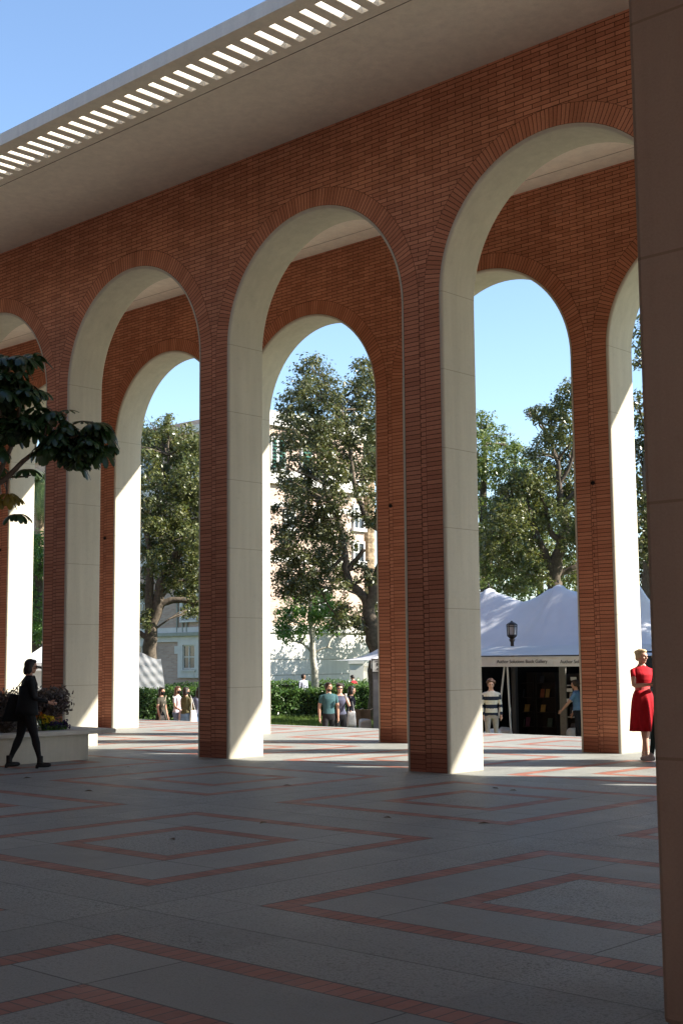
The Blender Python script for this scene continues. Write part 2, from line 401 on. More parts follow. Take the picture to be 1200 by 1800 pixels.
# roof slab as cells: x cuts by slots, y cuts by bands
def roof():
    SX = P/16; x_lo, x_hi = KMIN*P-2.0, KMAX*P+W+2.0
    xs = [x_lo]; i0 = math.ceil((x_lo+.2-1.058)/SX); i1 = int((x_hi-.3-1.19)/SX)
    for i in range(i0, i1+1): xs += [1.058+i*SX, 1.19+i*SX]
    xs.append(x_hi)
    ye = -3.27; yb = YR+DEP+3.20
    ys = [ye, -3.02, -2.40, -2.225, -2.208, .40, 1.23, 1.245, 4.30, 4.315, 5.2, yb-1.06, yb-1.043, yb-.87, yb-.25, yb]
    nx, ny = len(xs)-1, len(ys)-1
    def cell(i, j):
        if i < 0 or j < 0 or i >= nx or j >= ny: return None
        y = (ys[j]+ys[j+1])/2
        slot = (i % 2 == 1)
        if slot and (-3.02 < y < -2.40 or yb-.87 < y < yb-.25): return None
        zb = ZR+.03 if ys[j+1]-ys[j] < .02 else ZR
        lad = (-3.02 < y < -2.40 or yb-.87 < y < yb-.25)
        return (zb, ZR+.125 if lad else (ZR+.21 if (y < -3 or y > yb-.25) else ZR+.13))
    mb = MB(); vid = {}
    def v(x, y, z):
        key = (round(x, 4), round(y, 4), round(z, 4))
        if key not in vid: vid[key] = len(mb.v); mb.v.append(key)
        return vid[key]
    # merge bands that have no slots: treat them as one wide cell
    for j in range(ny):
        y0, y1 = ys[j], ys[j+1]; ym = (y0+y1)/2
        slots = (-3.02 < ym < -2.40 or yb-.87 < ym < yb-.25)
        for i in range(nx):
            c = cell(i, j)
            if c is None: continue
            x0, x1 = xs[i], xs[i+1]; gm = 1 if c[0] > ZR+.01 else 0
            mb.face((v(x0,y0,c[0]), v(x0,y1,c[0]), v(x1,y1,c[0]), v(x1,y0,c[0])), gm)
            mb.face((v(x0,y0,c[1]), v(x1,y0,c[1]), v(x1,y1,c[1]), v(x0,y1,c[1])), 0)
            for (di, dj, e) in ((-1,0,((x0,y0),(x0,y1))), (1,0,((x1,y1),(x1,y0))), (0,-1,((x1,y0),(x0,y0))), (0,1,((x0,y1),(x1,y1)))):
                o = cell(i+di, j+dj)
                (xa, ya), (xb_, yb_) = e
                if o is None:
                    mb.face((v(xa,ya,c[0]), v(xb_,yb_,c[0]), v(xb_,yb_,c[1]), v(xa,ya,c[1])), 0)
                    continue
                if o[1] < c[1]-.001:
                    mb.face((v(xa,ya,o[1]), v(xb_,yb_,o[1]), v(xb_,yb_,c[1]), v(xa,ya,c[1])), 0)
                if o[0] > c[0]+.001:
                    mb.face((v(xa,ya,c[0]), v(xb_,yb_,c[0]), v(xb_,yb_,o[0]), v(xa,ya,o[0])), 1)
    return mb.build('roof', [M_SOFF, M_GROOVE], arc)
roof()

# ------------------------------------------------------------------ portico around the camera: seen pillar, plus unseen parts added to shade the foreground
por = empty('portico', (9.44, -9.49, 0), 'square tan plastered pillar close by at the right edge of the picture, with horizontal joints', 'pillar')
def loc(mb, ox=9.44, oy=-9.49): mb.v = [(x-ox, y-oy, z) for x, y, z in mb.v]; return mb
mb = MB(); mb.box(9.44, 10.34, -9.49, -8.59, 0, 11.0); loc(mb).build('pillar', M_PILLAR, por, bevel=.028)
mb = MB(); mb.box(-60, 30, -32, -6.6, 11.0, 11.5); loc(mb).build('canopy', M_PILLAR, por)  # unseen slab, added and widened to darken the foreground paving
mb = MB(); mb.box(6.0, 34, -6.59, -3.3, 11.0, 11.4); loc(mb).build('sun_block_roof', M_PILLAR, por)  # unseen roof added to block sun coming through the gap beside the arcade
mb = MB(); mb.box(-60, 30, -20.5, -20, 0, 11.0); loc(mb).build('shade_back_wall', M_BRICK, por)  # unseen wall added to cut sky light from behind the camera
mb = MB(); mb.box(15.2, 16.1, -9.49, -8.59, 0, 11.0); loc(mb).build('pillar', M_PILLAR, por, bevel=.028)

# ------------------------------------------------------------------ trees
M_BARK = plain('bark', (.105, .085, .065), .9, .15, .35, 9., bump=.6)
M_BARKG = plain('pale_bark', (.40, .37, .31), .85, .15, .3, 10., bump=.4)
M_LEAF_MAG = leafmat('magnolia_leaf', (.045, .064, .022), (.14, .135, .055), .2, .33, .5)
M_LEAF_MAG2 = leafmat('broad_leaf', (.055, .08, .025), (.16, .16, .06), .24, .34, .5)
M_LEAF_FINE = leafmat('fine_leaf', (.06, .10, .028), (.15, .18, .06), .28, .4, .4)
M_LEAF_SAP = leafmat('sapling_leaf', (.06, .14, .035), (.15, .25, .07), .4, .4, .4)
M_LEAF_HEDGE = leafmat('hedge_leaf', (.04, .095, .02), (.11, .19, .045), .25, .35, .45)
M_LEAF_DARK = leafmat('umbrella_leaf', (.018, .044, .018), (.042, .078, .03), .2, .35, .5)
M_LEAF_YEL = leafmat('yellowing_leaf', (.16, .12, .02), (.25, .17, .03), .3, .4, .4)
M_LEAF_SHRUB = leafmat('purple_grey_leaf', (.075, .055, .058), (.14, .115, .11), .15, .5, .3)
M_PALM = leafmat('palm_frond', (.05, .085, .03), (.10, .14, .05), .2, .4, .4)
M_PTRUNK = plain('palm_trunk_bark', (.27, .20, .13), .95, .1, .5, 5., bump=1.)

def leaves(centers, normals, size, aspect=.45, droop=.0, rng=nrng):
    """one folded diamond of 2 quads-per-leaf (here 4-vertex kite) per entry"""
    n = len(centers)
    d = rng.normal(size=(n, 3)); d -= (d*normals).sum(1)[:, None]*normals
    d /= np.linalg.norm(d, axis=1)[:, None]+1e-9
    t = np.cross(normals, d)
    L = size*rng.uniform(.55, 1.35, (n, 1)); Wd = L*aspect
    a = centers-d*L*.5; b = centers+d*L*.5 - np.array([0, 0, 1])*L*droop
    m = centers-d*L*.05
    l = m+t*Wd*.5+normals*L*.06; r = m-t*Wd*.5+normals*L*.06
    V = np.stack([a, r, b, l], 1).reshape(-1, 3)
    F = np.arange(4*n).reshape(-1, 4)
    return V, F
def crown_leaves(lobes, leaf=.17, clump_r=.34, per=22, dens=1., up=.45, rng=nrng):
    Cn, Nn = [], []
    for (c, r, ) in lobes:
        r = np.array(r) if hasattr(r, '__len__') else np.array([r, r, r])
        rm = r.mean(); k = max(5, int(dens*15*(rm/clump_r)**1.9))
        q = rng.normal(size=(k, 3)); q /= np.linalg.norm(q, axis=1)[:, None]
        q *= (rng.uniform(.25, 1.05, (k, 1))**.55); cc = np.array(c)+q*r
        for z in cc:
            m = int(per*rng.uniform(.6, 1.4)); cr = clump_r*rng.uniform(.6, 1.25)
            g = rng.normal(size=(m, 3)); g /= np.linalg.norm(g, axis=1)[:, None]
            rr = cr*rng.uniform(.25, 1., (m, 1)); g2 = g*np.array([1, 1, .8])
            Cn.append(z+g2*rr)
            nn = g+np.array([0, 0, up])+rng.normal(size=(m, 3))*.45
            Nn.append(nn/np.linalg.norm(nn, axis=1)[:, None])
    return np.vstack(Cn), np.vstack(Nn)
def limb(mb, pts, r0, r1, n=8, wob=.0):
    pts = [Vector(p) for p in pts]
    # catmull-like subdivision with a little wobble
    out = []
    for i in range(len(pts)-1):
        a = pts[max(i-1, 0)]; b = pts[i]; c = pts[i+1]; d = pts[min(i+2, len(pts)-1)]
        for k in range(4):
            t = k/4
            q = .5*((2*b)+(c-a)*t+(2*a-5*b+4*c-d)*t*t+(3*b-a-3*c+d)*t**3)
            if wob and (i or k): q = q+Vector((rnd.gauss(0, wob), rnd.gauss(0, wob), rnd.gauss(0, wob*.5)))
            out.append(q)
    out.append(pts[-1]); n_ = len(out)
    mb.tube(out, [r0+(r1-r0)*i/(n_-1) for i in range(n_)], n)
def tree(name, label, cat, D, limbs, lobes_px, leafm, barkm, group=None, leaf=.17, clump=.36, per=22, dens=1., up=.45, depth=2.2, base=None, squash=1.):
    """limbs: [(pixel path with depth offsets, r0, r1)], lobes: (x, y, radius px [, depth offset])"""
    mpp = D/FPX
    b = base if base is not None else at(limbs[0][0][0][0], 1300, D); b = np.array([b[0], b[1], GZ])
    root = empty(name, b, label, cat, group)
    mb = MB()
    for path, r0, r1 in limbs:
        limb(mb, [np.array(at(q[0], q[1], D+(q[2] if len(q) > 2 else 0)))-b for q in path], r0, r1, 9, r1*.25)
    lobes = []
    for q in lobes_px:
        dz = q[3] if len(q) > 3 else nrng.uniform(-depth, depth)
        r = q[2]*mpp; lobes.append((np.array(at(q[0], q[1], D+dz))-b, (r, r, r*squash)))
    # twigs from limb ends toward lobes
    nodes = [np.array(at(q[0], q[1], D+(q[2] if len(q) > 2 else 0)))-b for path, _, _ in limbs for q in path[1:]]
    for c, r in lobes:
        a = min(nodes, key=lambda z: np.linalg.norm(z-c)+(.8 if z[2] > c[2] else 0))
        mid = (a+c)/2+np.array([rnd.gauss(0, .15), rnd.gauss(0, .15), .12])
        limb(mb, [a, mid, c+np.array([0, 0, r[2]*.3])], .055, .015, 5, .02)
        for _ in range(3):
            e = c+nrng.normal(size=3)*np.array(r)*.55
            mb.tube([mid, (mid+e)/2+nrng.normal(size=3)*.06, e], [.028, .018, .007], 4)
    mb.build('trunk', barkm, root, smooth=True)
    Cn, Nn = crown_leaves(lobes, leaf, clump, per, dens, up)
    V, F = leaves(Cn, Nn, leaf)
    raw('crown', V, F, leafm, root)
    return root

tree('magnolia_tree', 'tall dark glossy magnolia tree with two leafy tops seen through the middle arch', 'tree', 50,
     [([(662,1320),(660,1180),(655,1110),(650,1060),(668,1000),(690,940)], .33, .17),
      ([(655,1100),(640,1050),(618,1030),(608,1005),(606,970),(598,930),(592,890)], .19, .09),
      ([(608,1005),(625,985),(640,965)], .12, .08),
      ([(612,1030),(585,1034),(550,1028),(535,1015)], .07, .03),
      ([(606,975),(580,1000),(555,1010)], .08, .04),
      ([(598,930),(578,880),(570,850),(580,800)], .10, .05),
      ([(690,940),(650,920),(636,890),(622,850),(615,790),(600,720)], .15, .05),
      ([(620,830),(590,815),(565,790)], .07, .03),
      ([(690,940),(700,850),(680,760),(660,680)], .14, .05),
      ([(614,775),(600,745),(565,700)], .06, .03),
      ([(655,1140),(645,1110),(636,1096),(618,1094),(600,1092)], .13, .03)],
     [(548,642,20),(532,668,28),(562,672,30),(545,700,36),(585,690,22),(515,705,22),(500,738,20),(530,745,40),(575,735,36),(608,712,24),(628,690,26),
      (648,655,26),(640,640,16),(662,690,40),(690,650,40),(625,730,34),(600,765,34),(660,745,40),(700,730,40),(550,790,40),(515,780,26),(498,722,14),(484,765,13),(490,815,15),
      (580,800,38),(640,800,40),(690,800,40),(525,830,34),(560,850,40),(605,850,38),(655,850,36),(520,872,22),(545,905,36),(580,905,30),(655,905,22),(690,890,40),
      (495,900,20),(490,940,20),(500,960,24),(490,1010,18),(505,1040,20),(530,1040,26),(560,1035,24),(590,945,26),(610,955,18),(570,925,34),(535,870,34),(505,850,26),(585,830,30),(560,760,34),(600,1030,18),(625,905,14),(515,925,24),(560,945,40),(528,965,40),(595,975,26),(500,985,24),(545,1000,42),(580,1010,36),(515,1025,28),(612,1012,18),(640,1000,15),(655,1010,20),(645,1085,12),(615,1090,20),(600,1075,18),(590,1100,16),(625,1102,10)],
     M_LEAF_MAG, M_BARK, 'big trees on the lawn', leaf=.15, clump=.36, per=29, dens=.62)
tree('magnolia_tree', 'leafy olive green tree with a low forked trunk standing behind the white cloth sheet', 'tree', 57,
     [([(262,1320),(263,1180),(266,1110),(277,1065),(285,1020),(300,1000),(312,965),(322,930)], .36, .10),
      ([(266,1105),(262,1040),(265,980),(258,930),(260,880)], .24, .08),
      ([(277,1070),(292,1058),(320,1055),(352,1062),(380,1050)], .18, .09),
      ([(262,1130),(254,1118),(240,1108),(222,1100)], .15, .06),
      ([(300,1000),(330,960),(352,930)], .09, .04),
      ([(258,930),(275,880),(292,840),(296,800)], .09, .03),
      ([(322,930),(318,880),(325,830)], .08, .03),
      ([(277,1060),(300,1030),(330,1020),(345,1030)], .12, .04)],
     [(268,752,22),(300,748,20),(326,768,24),(256,775,20),(285,780,28),(318,795,30),(345,800,22),(262,812,22),(300,825,32),(335,835,32),(270,850,22),(312,862,30),(350,865,30),
      (258,885,18),(300,895,26),(335,905,34),(268,925,24),(305,940,32),(345,945,32),(262,965,22),(290,985,30),(330,985,34),(350,1000,30),(258,1010,18),(318,1025,24),(345,1030,22),(250,1080,12),(256,1098,8),(345,1075,10),
      (285,775,26),(330,790,28),(300,865,30),(285,915,28),(325,945,30),(280,950,26),(300,1010,26),(275,985,22),(345,1060,18),(330,1050,20),(255,1040,16),(268,1060,10),(345,960,30),(340,870,28),(350,780,16),(375,900,40),(385,960,40),(380,820,36),(235,900,30),(225,850,30),(228,960,34),(232,790,24),(330,1075,9)],
     M_LEAF_MAG2, M_BARK, 'big trees on the lawn', leaf=.16, clump=.36, per=28, dens=.7)
tree('oak_tree', 'dark twisting tree with a forked trunk behind the right peak of the book tent', 'tree', 50,
     [([(974,1300),(974,1060),(973,1020),(978,985),(989,950),(992,925),(986,890),(982,850),(980,810)], .34, .08),
      ([(974,1020),(962,985),(948,955),(938,925),(930,895)], .20, .07),
      ([(989,950),(970,940),(962,915),(958,890),(946,860)], .14, .05),
      ([(978,1010),(1000,1000),(1030,985)], .14, .06),
      ([(982,850),(1002,815),(1010,760)], .09, .04),
      ([(986,890),(1005,870),(1025,850)], .12, .05),
      ([(980,810),(960,760),(942,735),(922,732)], .05, .015),
      ([(948,955),(925,900),(900,875)], .09, .04)],
     [(998,700,26),(1012,690,24),(985,725,20),(950,728,16),(965,735,18),(930,732,11),(1000,750,32),(975,765,22),(955,780,16),(1005,800,36),(965,810,28),(940,800,16),(985,850,36),(945,845,30),(1012,870,30),(915,840,26),
      (925,880,34),(965,900,28),(1005,915,30),(895,870,28),(900,915,36),(940,935,30),(875,905,26),(880,945,36),(915,970,36),(950,975,24),(1010,960,26),(865,985,30),(900,1010,36),(940,1010,26),(1005,1010,26),(1040,940,40),(1045,860,40),(1040,780,36)],
     M_LEAF_MAG2, M_BARK, 'big trees on the lawn', leaf=.145, clump=.33, per=27, dens=.75)
tree('leafy_tree', 'pale green fine leaved tree above the left peak of the book tent', 'tree', 57,
     [([(855,1320),(855,1020),(850,960),(848,900),(850,840),(852,780)], .34, .08), ([(850,960),(880,900),(895,850)], .15, .05), ([(850,950),(825,900),(815,840)], .15, .05)],
     [(848,742,24),(868,770,28),(835,780,30),(892,788,20),(905,800,22),(915,830,26),(930,860,26),(855,815,36),(890,830,30),(825,830,36),(850,865,40),(900,875,30),(840,915,40),(885,925,36),(850,970,36),(895,985,36),(930,840,20),(940,900,34),(845,1010,26),(920,1000,30)],
     M_LEAF_FINE, M_BARK, 'big trees on the lawn', leaf=.15, clump=.38, per=24, dens=.8)
tree('leafy_tree', 'dark leafy tree glimpsed in the narrow gap beside the tan pillar', 'tree', 46,
     [([(1140,1320),(1140,1060),(1138,960),(1135,860),(1136,760)], .3, .08), ([(1138,900),(1165,780),(1150,640),(1135,590)], .12, .04)],
     [(1135,575,20),(1128,610,16),(1120,640,8),(1160,590,34),(1122,705,14),(1135,740,26),(1130,790,30),(1138,850,34),(1125,900,30),(1140,950,36),(1128,1000,26),(1135,1045,20),(1175,760,40),(1180,860,44),(1180,960,44)],
     M_LEAF_MAG, M_BARK, 'big trees on the lawn', leaf=.18, clump=.34, per=20, dens=.9)
for lab, D, pts, lm in (
    ('bright green tree filling the background behind the dark twisting tree', 68, [(860,1010,40),(905,1030,36),(950,1030,40),(1000,1030,40),(930,960,44),(1000,960,44),(870,950,40),(1040,1000,40),(1010,900,40),(960,900,40),(900,900,36)], M_LEAF_FINE),
    ('bright green tree with dark foliage below, left of the leftmost brick pier', 58, [(66,955,20),(70,990,24),(60,1020,26),(75,1050,26),(62,1085,26),(74,1115,20),(50,960,26),(45,1050,30),(90,1000,30)], M_LEAF_SAP)):
    xm = sum(q[0] for q in pts)/len(pts)
    tree('leafy_tree', lab, 'tree', D, [([(xm,1300),(xm,1120),(xm+3,1000)], .3, .15)], pts, lm, M_BARK, 'big trees on the lawn', leaf=.17, clump=.42, per=26, dens=.8)
tree('young_tree', 'young tree with a pale trunk and fresh green leaves before the white stone wall', 'tree', 60,
     [([(554,1285),(553,1195),(551,1165),(549,1130),(546,1095),(545,1065),(546,1045)], .20, .06),
      ([(551,1150),(540,1138),(528,1130),(515,1127)], .06, .03), ([(551,1150),(562,1142),(575,1138),(584,1140)], .05, .02),
      ([(548,1110),(565,1085),(585,1070)], .05, .02), ([(548,1115),(525,1095),(505,1085)], .05, .02), ([(546,1080),(560,1060),(575,1050)], .04, .02)],
     [(545,1048,20),(570,1058,24),(590,1070,18),(520,1065,22),(500,1080,16),(545,1075,20),(575,1090,20),(598,1085,10),(515,1095,20),(492,1098,12),(535,1105,12),(560,1105,12),(503,1115,12),(530,1122,10),(585,1110,8),(487,1112,7)],
     M_LEAF_SAP, M_BARKG, leaf=.15, clump=.34, per=26, dens=.8, depth=1.2)

def shade_tree(label, x, y, crown, leafm, zc):
    b = np.array([x, y, GZ]); root = empty('shade_tree', b, label, 'tree', 'big trees on the lawn'); mb = MB()
    limb(mb, [(0,0,0), (.1,.1,zc*.5), (0,.2,zc)], .3, .12, 9, .02); lob = []
    for dx, dy, dz, r in crown:
        lob.append((np.array([dx, dy, dz]), (r, r, r*.8))); limb(mb, [(0,.1,zc*.6), (dx*.5, dy*.5, (zc*.7+dz)/2), (dx, dy, dz)], .1, .02, 5, .02)
    mb.build('trunk', M_BARK, root, smooth=True); Cn, Nn = crown_leaves(lob, .22, .5, 24, .62); V, F = leaves(Cn, Nn, .22); raw('crown', V, F, leafm, root)
shade_tree('tree shading the book tent from the right', 0.5, 25.5, [(0,0,9,2.4),(-2.5,-1,8.5,2.2),(2.5,1,8.8,2.4),(0,-2.5,8,2.2),(-1,2.2,8.8,2.2),(-3.5,1.5,7.6,1.9),(1.5,-3.8,7.4,1.9),(3.8,-1.5,7.6,2.),(-2.2,-3.4,7,1.8),(0,0,11.2,1.8),(.5,-3.2,10.4,2.),(-1.8,-4.4,9.6,2.),(2.6,-4.6,10.2,2.),(.2,-6,9.6,1.9),(4.4,-3.2,10.6,1.9),(-3.8,-2.6,9.8,1.9)], M_LEAF_MAG2, 9)
shade_tree('tree shading the white stone wall behind the middle brick pier', -35.2, 43.2, [(0,0,6,1.9),(-1.6,-1,5.2,1.6),(1.5,.8,5.4,1.6),(.4,-1.8,5,1.5),(-.6,1.7,5.2,1.6),(0,-3.2,5.6,1.5),(-.8,-2.4,4.0,1.4),(0,3.2,5.6,1.6),(.6,2.6,4.2,1.4),(-1.2,.2,3.8,1.4),(-.5,-4.2,4.4,1.2)], M_LEAF_MAG2, 5)
def palm(label, D, px, py, trunk_r, nf, fl, lean=0., base_px=None, show=1.):
    top = at(px, py, D); b = at(base_px or px, 1300, D); b = np.array([b[0], b[1], GZ])
    root = empty('palm_tree', b, label, 'palm tree', 'palms by the building')
    t = top-b; mb = MB(); n = 26; rings = []
    for i in range(n*2+1):
        q = i/(n*2); c = t*q; r = trunk_r*(1.12-.25*q)*(1.09 if i % 2 else .96)
        rings.append([(c[0]+r*math.cos(2*PI*j/10), c[1]+r*math.sin(2*PI*j/10), c[2]) for j in range(10)])
    mb.loft(rings); mb.build('trunk', M_PTRUNK, root, smooth=False)
    mf = MB()
    for i in range(nf):
        az = 2*PI*i*0.381966*1.0+rnd.random()*.3; el = rad(rnd.uniform(-35, 75)); L = fl*rnd.uniform(.85, 1.1)
        dh = Vector((math.cos(az), math.sin(az), 0)); p = Vector(t); ang = el; prev = p.copy(); side = Vector((-math.sin(az), math.cos(az), 0))
        for s_ in range(12):
            d = dh*math.cos(ang)+Vector((0, 0, 1))*math.sin(ang); q = prev+d*L/12; up_ = side.cross(d)
            for sg in (-1, 1):
                for h in (0, .5):
                    o = prev.lerp(q, h); ll = L*.26*math.sin(PI*min(1, (s_+h+1.2)/13.5))+.08
                    e = o+side*sg*ll*.8+d*ll*.55+up_*(ll*.12)+Vector((0, 0, -.18*ll)); wv = d*L*.012
                    mf.poly([o-wv, o+wv, e])
            mf.poly([prev+side*.02, prev-side*.02, q-side*.02, q+side*.02])
            prev = q; ang -= rad(9.5)
    mf.build('fronds', M_PALM, root, fix=False)
palm('thick palm with rough tan trunk behind the magnolia, at the end of the white wall', 86, 645, 760, .55, 40, 3.2, base_px=643)
palm('palm with hanging fronds left of the leftmost front brick pier', 66, 72, 850, .3, 46, 2.4)
#palm('palm whose frond tip pokes out above the olive green tree', 70, 306, 745, .3, 30, 1.9)

# ------------------------------------------------------------------ hedges and grass
def hedge(label, px0, px1, D, h, depth, n, gaps=(), leafm=M_LEAF_HEDGE):
    a = np.array(at(px0, 1200, D)); b = np.array(at(px1, 1200, D)); a[2] = b[2] = GZ
    root = empty('hedge', (a+b)/2, label, 'hedge', 'clipped hedges on the lawn'); L = np.linalg.norm(b-a); u = (b-a)/L; v = np.array([-u[1], u[0], 0])
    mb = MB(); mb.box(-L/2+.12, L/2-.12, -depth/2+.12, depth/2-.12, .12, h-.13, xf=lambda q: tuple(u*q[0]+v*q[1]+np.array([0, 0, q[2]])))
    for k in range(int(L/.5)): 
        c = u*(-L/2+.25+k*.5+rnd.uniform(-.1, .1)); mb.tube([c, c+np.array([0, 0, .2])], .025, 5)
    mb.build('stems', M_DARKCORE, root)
    # leaves near the surfaces
    A = np.array([L*depth, L*h, L*h, depth*h, depth*h]); A = A/A.sum(); f = nrng.choice(5, n, p=A)
    s = nrng.uniform(-.5, .5, (n, 2)); pt = np.zeros((n, 3)); nn = np.zeros((n, 3))
    wob = lambda q: .05*np.sin(q*3.1)+.04*np.sin(q*7.7+1)
    for i, (nx) in enumerate(((0,0,1), (0,-1,0), (0,1,0), (-1,0,0), (1,0,0))):
        m = f == i; k = m.sum()
        if i == 0: q = np.stack([s[m,0]*L, s[m,1]*depth, np.full(k, h)+wob(s[m,0]*L)], 1)
        elif i < 3: q = np.stack([s[m,0]*L, np.full(k, nx[1]*depth/2)+wob(s[m,0]*L+2), .06+(s[m,1]+.5)*(h-.06)], 1)
        else: q = np.stack([np.full(k, nx[0]*L/2), s[m,0]*depth, .06+(s[m,1]+.5)*(h-.06)], 1)
        pt[m] = q; nn[m] = nx
    pt += nrng.normal(size=(n, 3))*.055-nn*np.abs(nrng.normal(size=(n, 1)))*.07
    nn = nn+nrng.normal(size=(n, 3))*.6+np.array([0, 0, .35]); nn /= np.linalg.norm(nn, axis=1)[:, None]
    R = lambda q: q[:, :1]*u+q[:, 1:2]*v+q[:, 2:]*np.array([0, 0, 1.])
    V, F = leaves(R(pt), R(nn), .10, .55); raw('foliage', V, F, leafm, root)
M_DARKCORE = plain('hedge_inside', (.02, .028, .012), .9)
hedge('clipped green hedge directly behind the couple in the middle arch, left part', 455, 572, 55, 1.12, 1.0, 9000)
hedge('darker taller clipped hedge right behind the couple and beside the sign tent', 578, 652, 54, 1.28, 1.0, 7000)
hedge('long low hedge at the foot of the white stone wall, behind the person in grey', 440, 690, 63, 1.32, .9, 9000)
hedge('clipped hedge behind the women walking in the left arch', 225, 372, 53, 1.22, 1.1, 10000)
hedge('farther hedge under the quoined window, behind the women', 200, 420, 62, 1.25, 1.2, 8000)
# short grass blades on the strip of lawn one can see
n = 26000; t = nrng.uniform(440, 700, n); dd = nrng.uniform(41, 54.5, n)
base = np.array([at(x, 1200, d) for x, d in zip(t, dd)]); base[:, 2] = GZ
az = nrng.uniform(0, 2*PI, n); side = np.stack([np.cos(az), np.sin(az), 0*az], 1); h = nrng.uniform(.05, .11, n)[:, None]
tipv = base+np.array([0, 0, 1])*h+nrng.normal(size=(n, 3))*.03
V = np.stack([base-side*.012, base+side*.012, tipv], 1).reshape(-1, 3)
tag(raw('grass_blades', V, np.arange(3*n).reshape(-1, 3), leafmat('grass_blade', (.06, .11, .02), (.13, .18, .045), .3, .6, .2)), kind='stuff')
# pale walk across the lawn on the left
a, b = np.array(at(120, 1200, 47)), np.array(at(400, 1200, 47)); u = (b-a)/np.linalg.norm(b-a); v = np.array([-u[1], u[0], 0])
M_WALK = plain('walk_concrete', (.45, .43, .39), .85, .2, .12, 2.)
mb = MB(); q = [a-v*2.8, b-v*2.8, b+v*4.6, a+v*4.6]; mb.poly([(x[0], x[1], GZ+.012) for x in q]); tag(mb.build('walk', M_WALK, fix=False), kind='structure')

# ------------------------------------------------------------------ brick hall behind the trees
def _d(px, py): return _f + RT*(px-600)/FPX - UP*(py-900)/FPX
def onX(px, py, X): d = _d(px, py); return CAM+d*((X-CAM[0])/d[0])
def onY(px, py, Y): d = _d(px, py); return CAM+d*((Y-CAM[1])/d[1])
def onZ(px, py, Z): d = _d(px, py); return CAM+d*((Z-CAM[2])/d[2])
XB, YB = -40.3, 34.3
def hallbrick():
    g = G('hall_brick'); p = g.pos(); x, y, z = g.xyz(p)
    b = g.n('TexBrick'); g.put(b.inputs['Vector'], g.vec(g.mt('ADD', x, y), z, 0.))
    b.inputs['Color1'].default_value = (.40, .27, .21, 1); b.inputs['Color2'].default_value = (.50, .36, .28, 1); b.inputs['Mortar'].default_value = (.42, .36, .30, 1)
    b.inputs['Scale'].default_value = 1.; b.inputs['Brick Width'].default_value = .3; b.inputs['Row Height'].default_value = .09; b.inputs['Mortar Size'].default_value = .011
    k = g.ramp(g.noise(p, .4, 5), .3, .7, .88, 1.1); c = g.mix(1., b.outputs[0], g.vec(k, k, k), 'MULTIPLY')
    return g.done(c, .9)
M_HBRICK = hallbrick()
M_STONE = stucco('white_stone', (.62, .60, .55), pitch=.86, off=.2, line=.05, dark=.35, zmax=3.0)
M_TRIM = plain('stone_trim', (.62, .60, .55), .85, .2, .08, 1.5)
M_LEDGE = plain('weathered_ledge', (.33, .34, .29), .85, .2, .15, 3.)
M_GLASS = plain('dark_window_glass', (.03, .035, .04), .08, .6, .1)
M_SHUT = plain('green_louvre', (.03, .10, .075), .5, .4, .1)
M_WFRAME = plain('window_paint', (.58, .58, .55), .6, .3, .05)
M_ROOFT = plain('roof_tile', (.30, .15, .10), .9, .2, .2, 6.)
hall = empty('campus_hall', (XB, YB, GZ), 'large pinkish brick hall with white stone base, bands and cornice, behind the trees', 'building')
hp = lambda mb: setattr(mb, 'v', [(x-XB, y-YB, z-GZ) for x, y, z in mb.v]) or mb
YE = float(onX(640, 1000, XB)[1]); XW = -112.
zB = lambda py, px=500: float(onX(px, py, XB)[2])
zA = lambda py, px=320: float(onY(px, py, YB)[2])
ztop = zB(728, 480)
mb = MB(); mb.box(XW, XB, YB, YE, GZ, ztop); hp(mb).build('wall', M_HBRICK, hall)
mb = MB(); mb.box(XB+.001, XB+.22, YB-.0, YE+.2, GZ, zB(1110, 560)); hp(mb).build('stone_base', M_STONE, hall)
for y0, y1, pr, nm in ((1112, 1100, .36, 'base_cap'), (988, 977, .06, 'stone_band'), (891, 883, .06, 'stone_band'), (853, 838, .30, 'cornice'), (838, 826, .08, 'stone_band'), (752, 727, .25, 'parapet')):
    mb = MB(); mb.box(XB+.002, XB+pr, YB-.25 if pr > .2 else YB+.002, YE+.05, zB(y0), zB(y1)); hp(mb).build(nm, M_TRIM, hall)
for y0, y1, pr, nm, mm in ((1128, 1118, .10, 'stone_band', M_TRIM), (1118, 1112, .30, 'ledge', M_LEDGE), (1112, 1103, .08, 'stone_band', M_TRIM), (990, 980, .06, 'stone_band', M_TRIM), (868, 852, .3, 'cornice', M_TRIM), (766, 754, .35, 'cornice', M_TRIM)):
    mb = MB(); mb.box(XW, XB-.002 if pr < .2 else XB+.2, YB-pr, YB-.002, zA(y0), zA(y1)); hp(mb).build(nm, mm, hall)
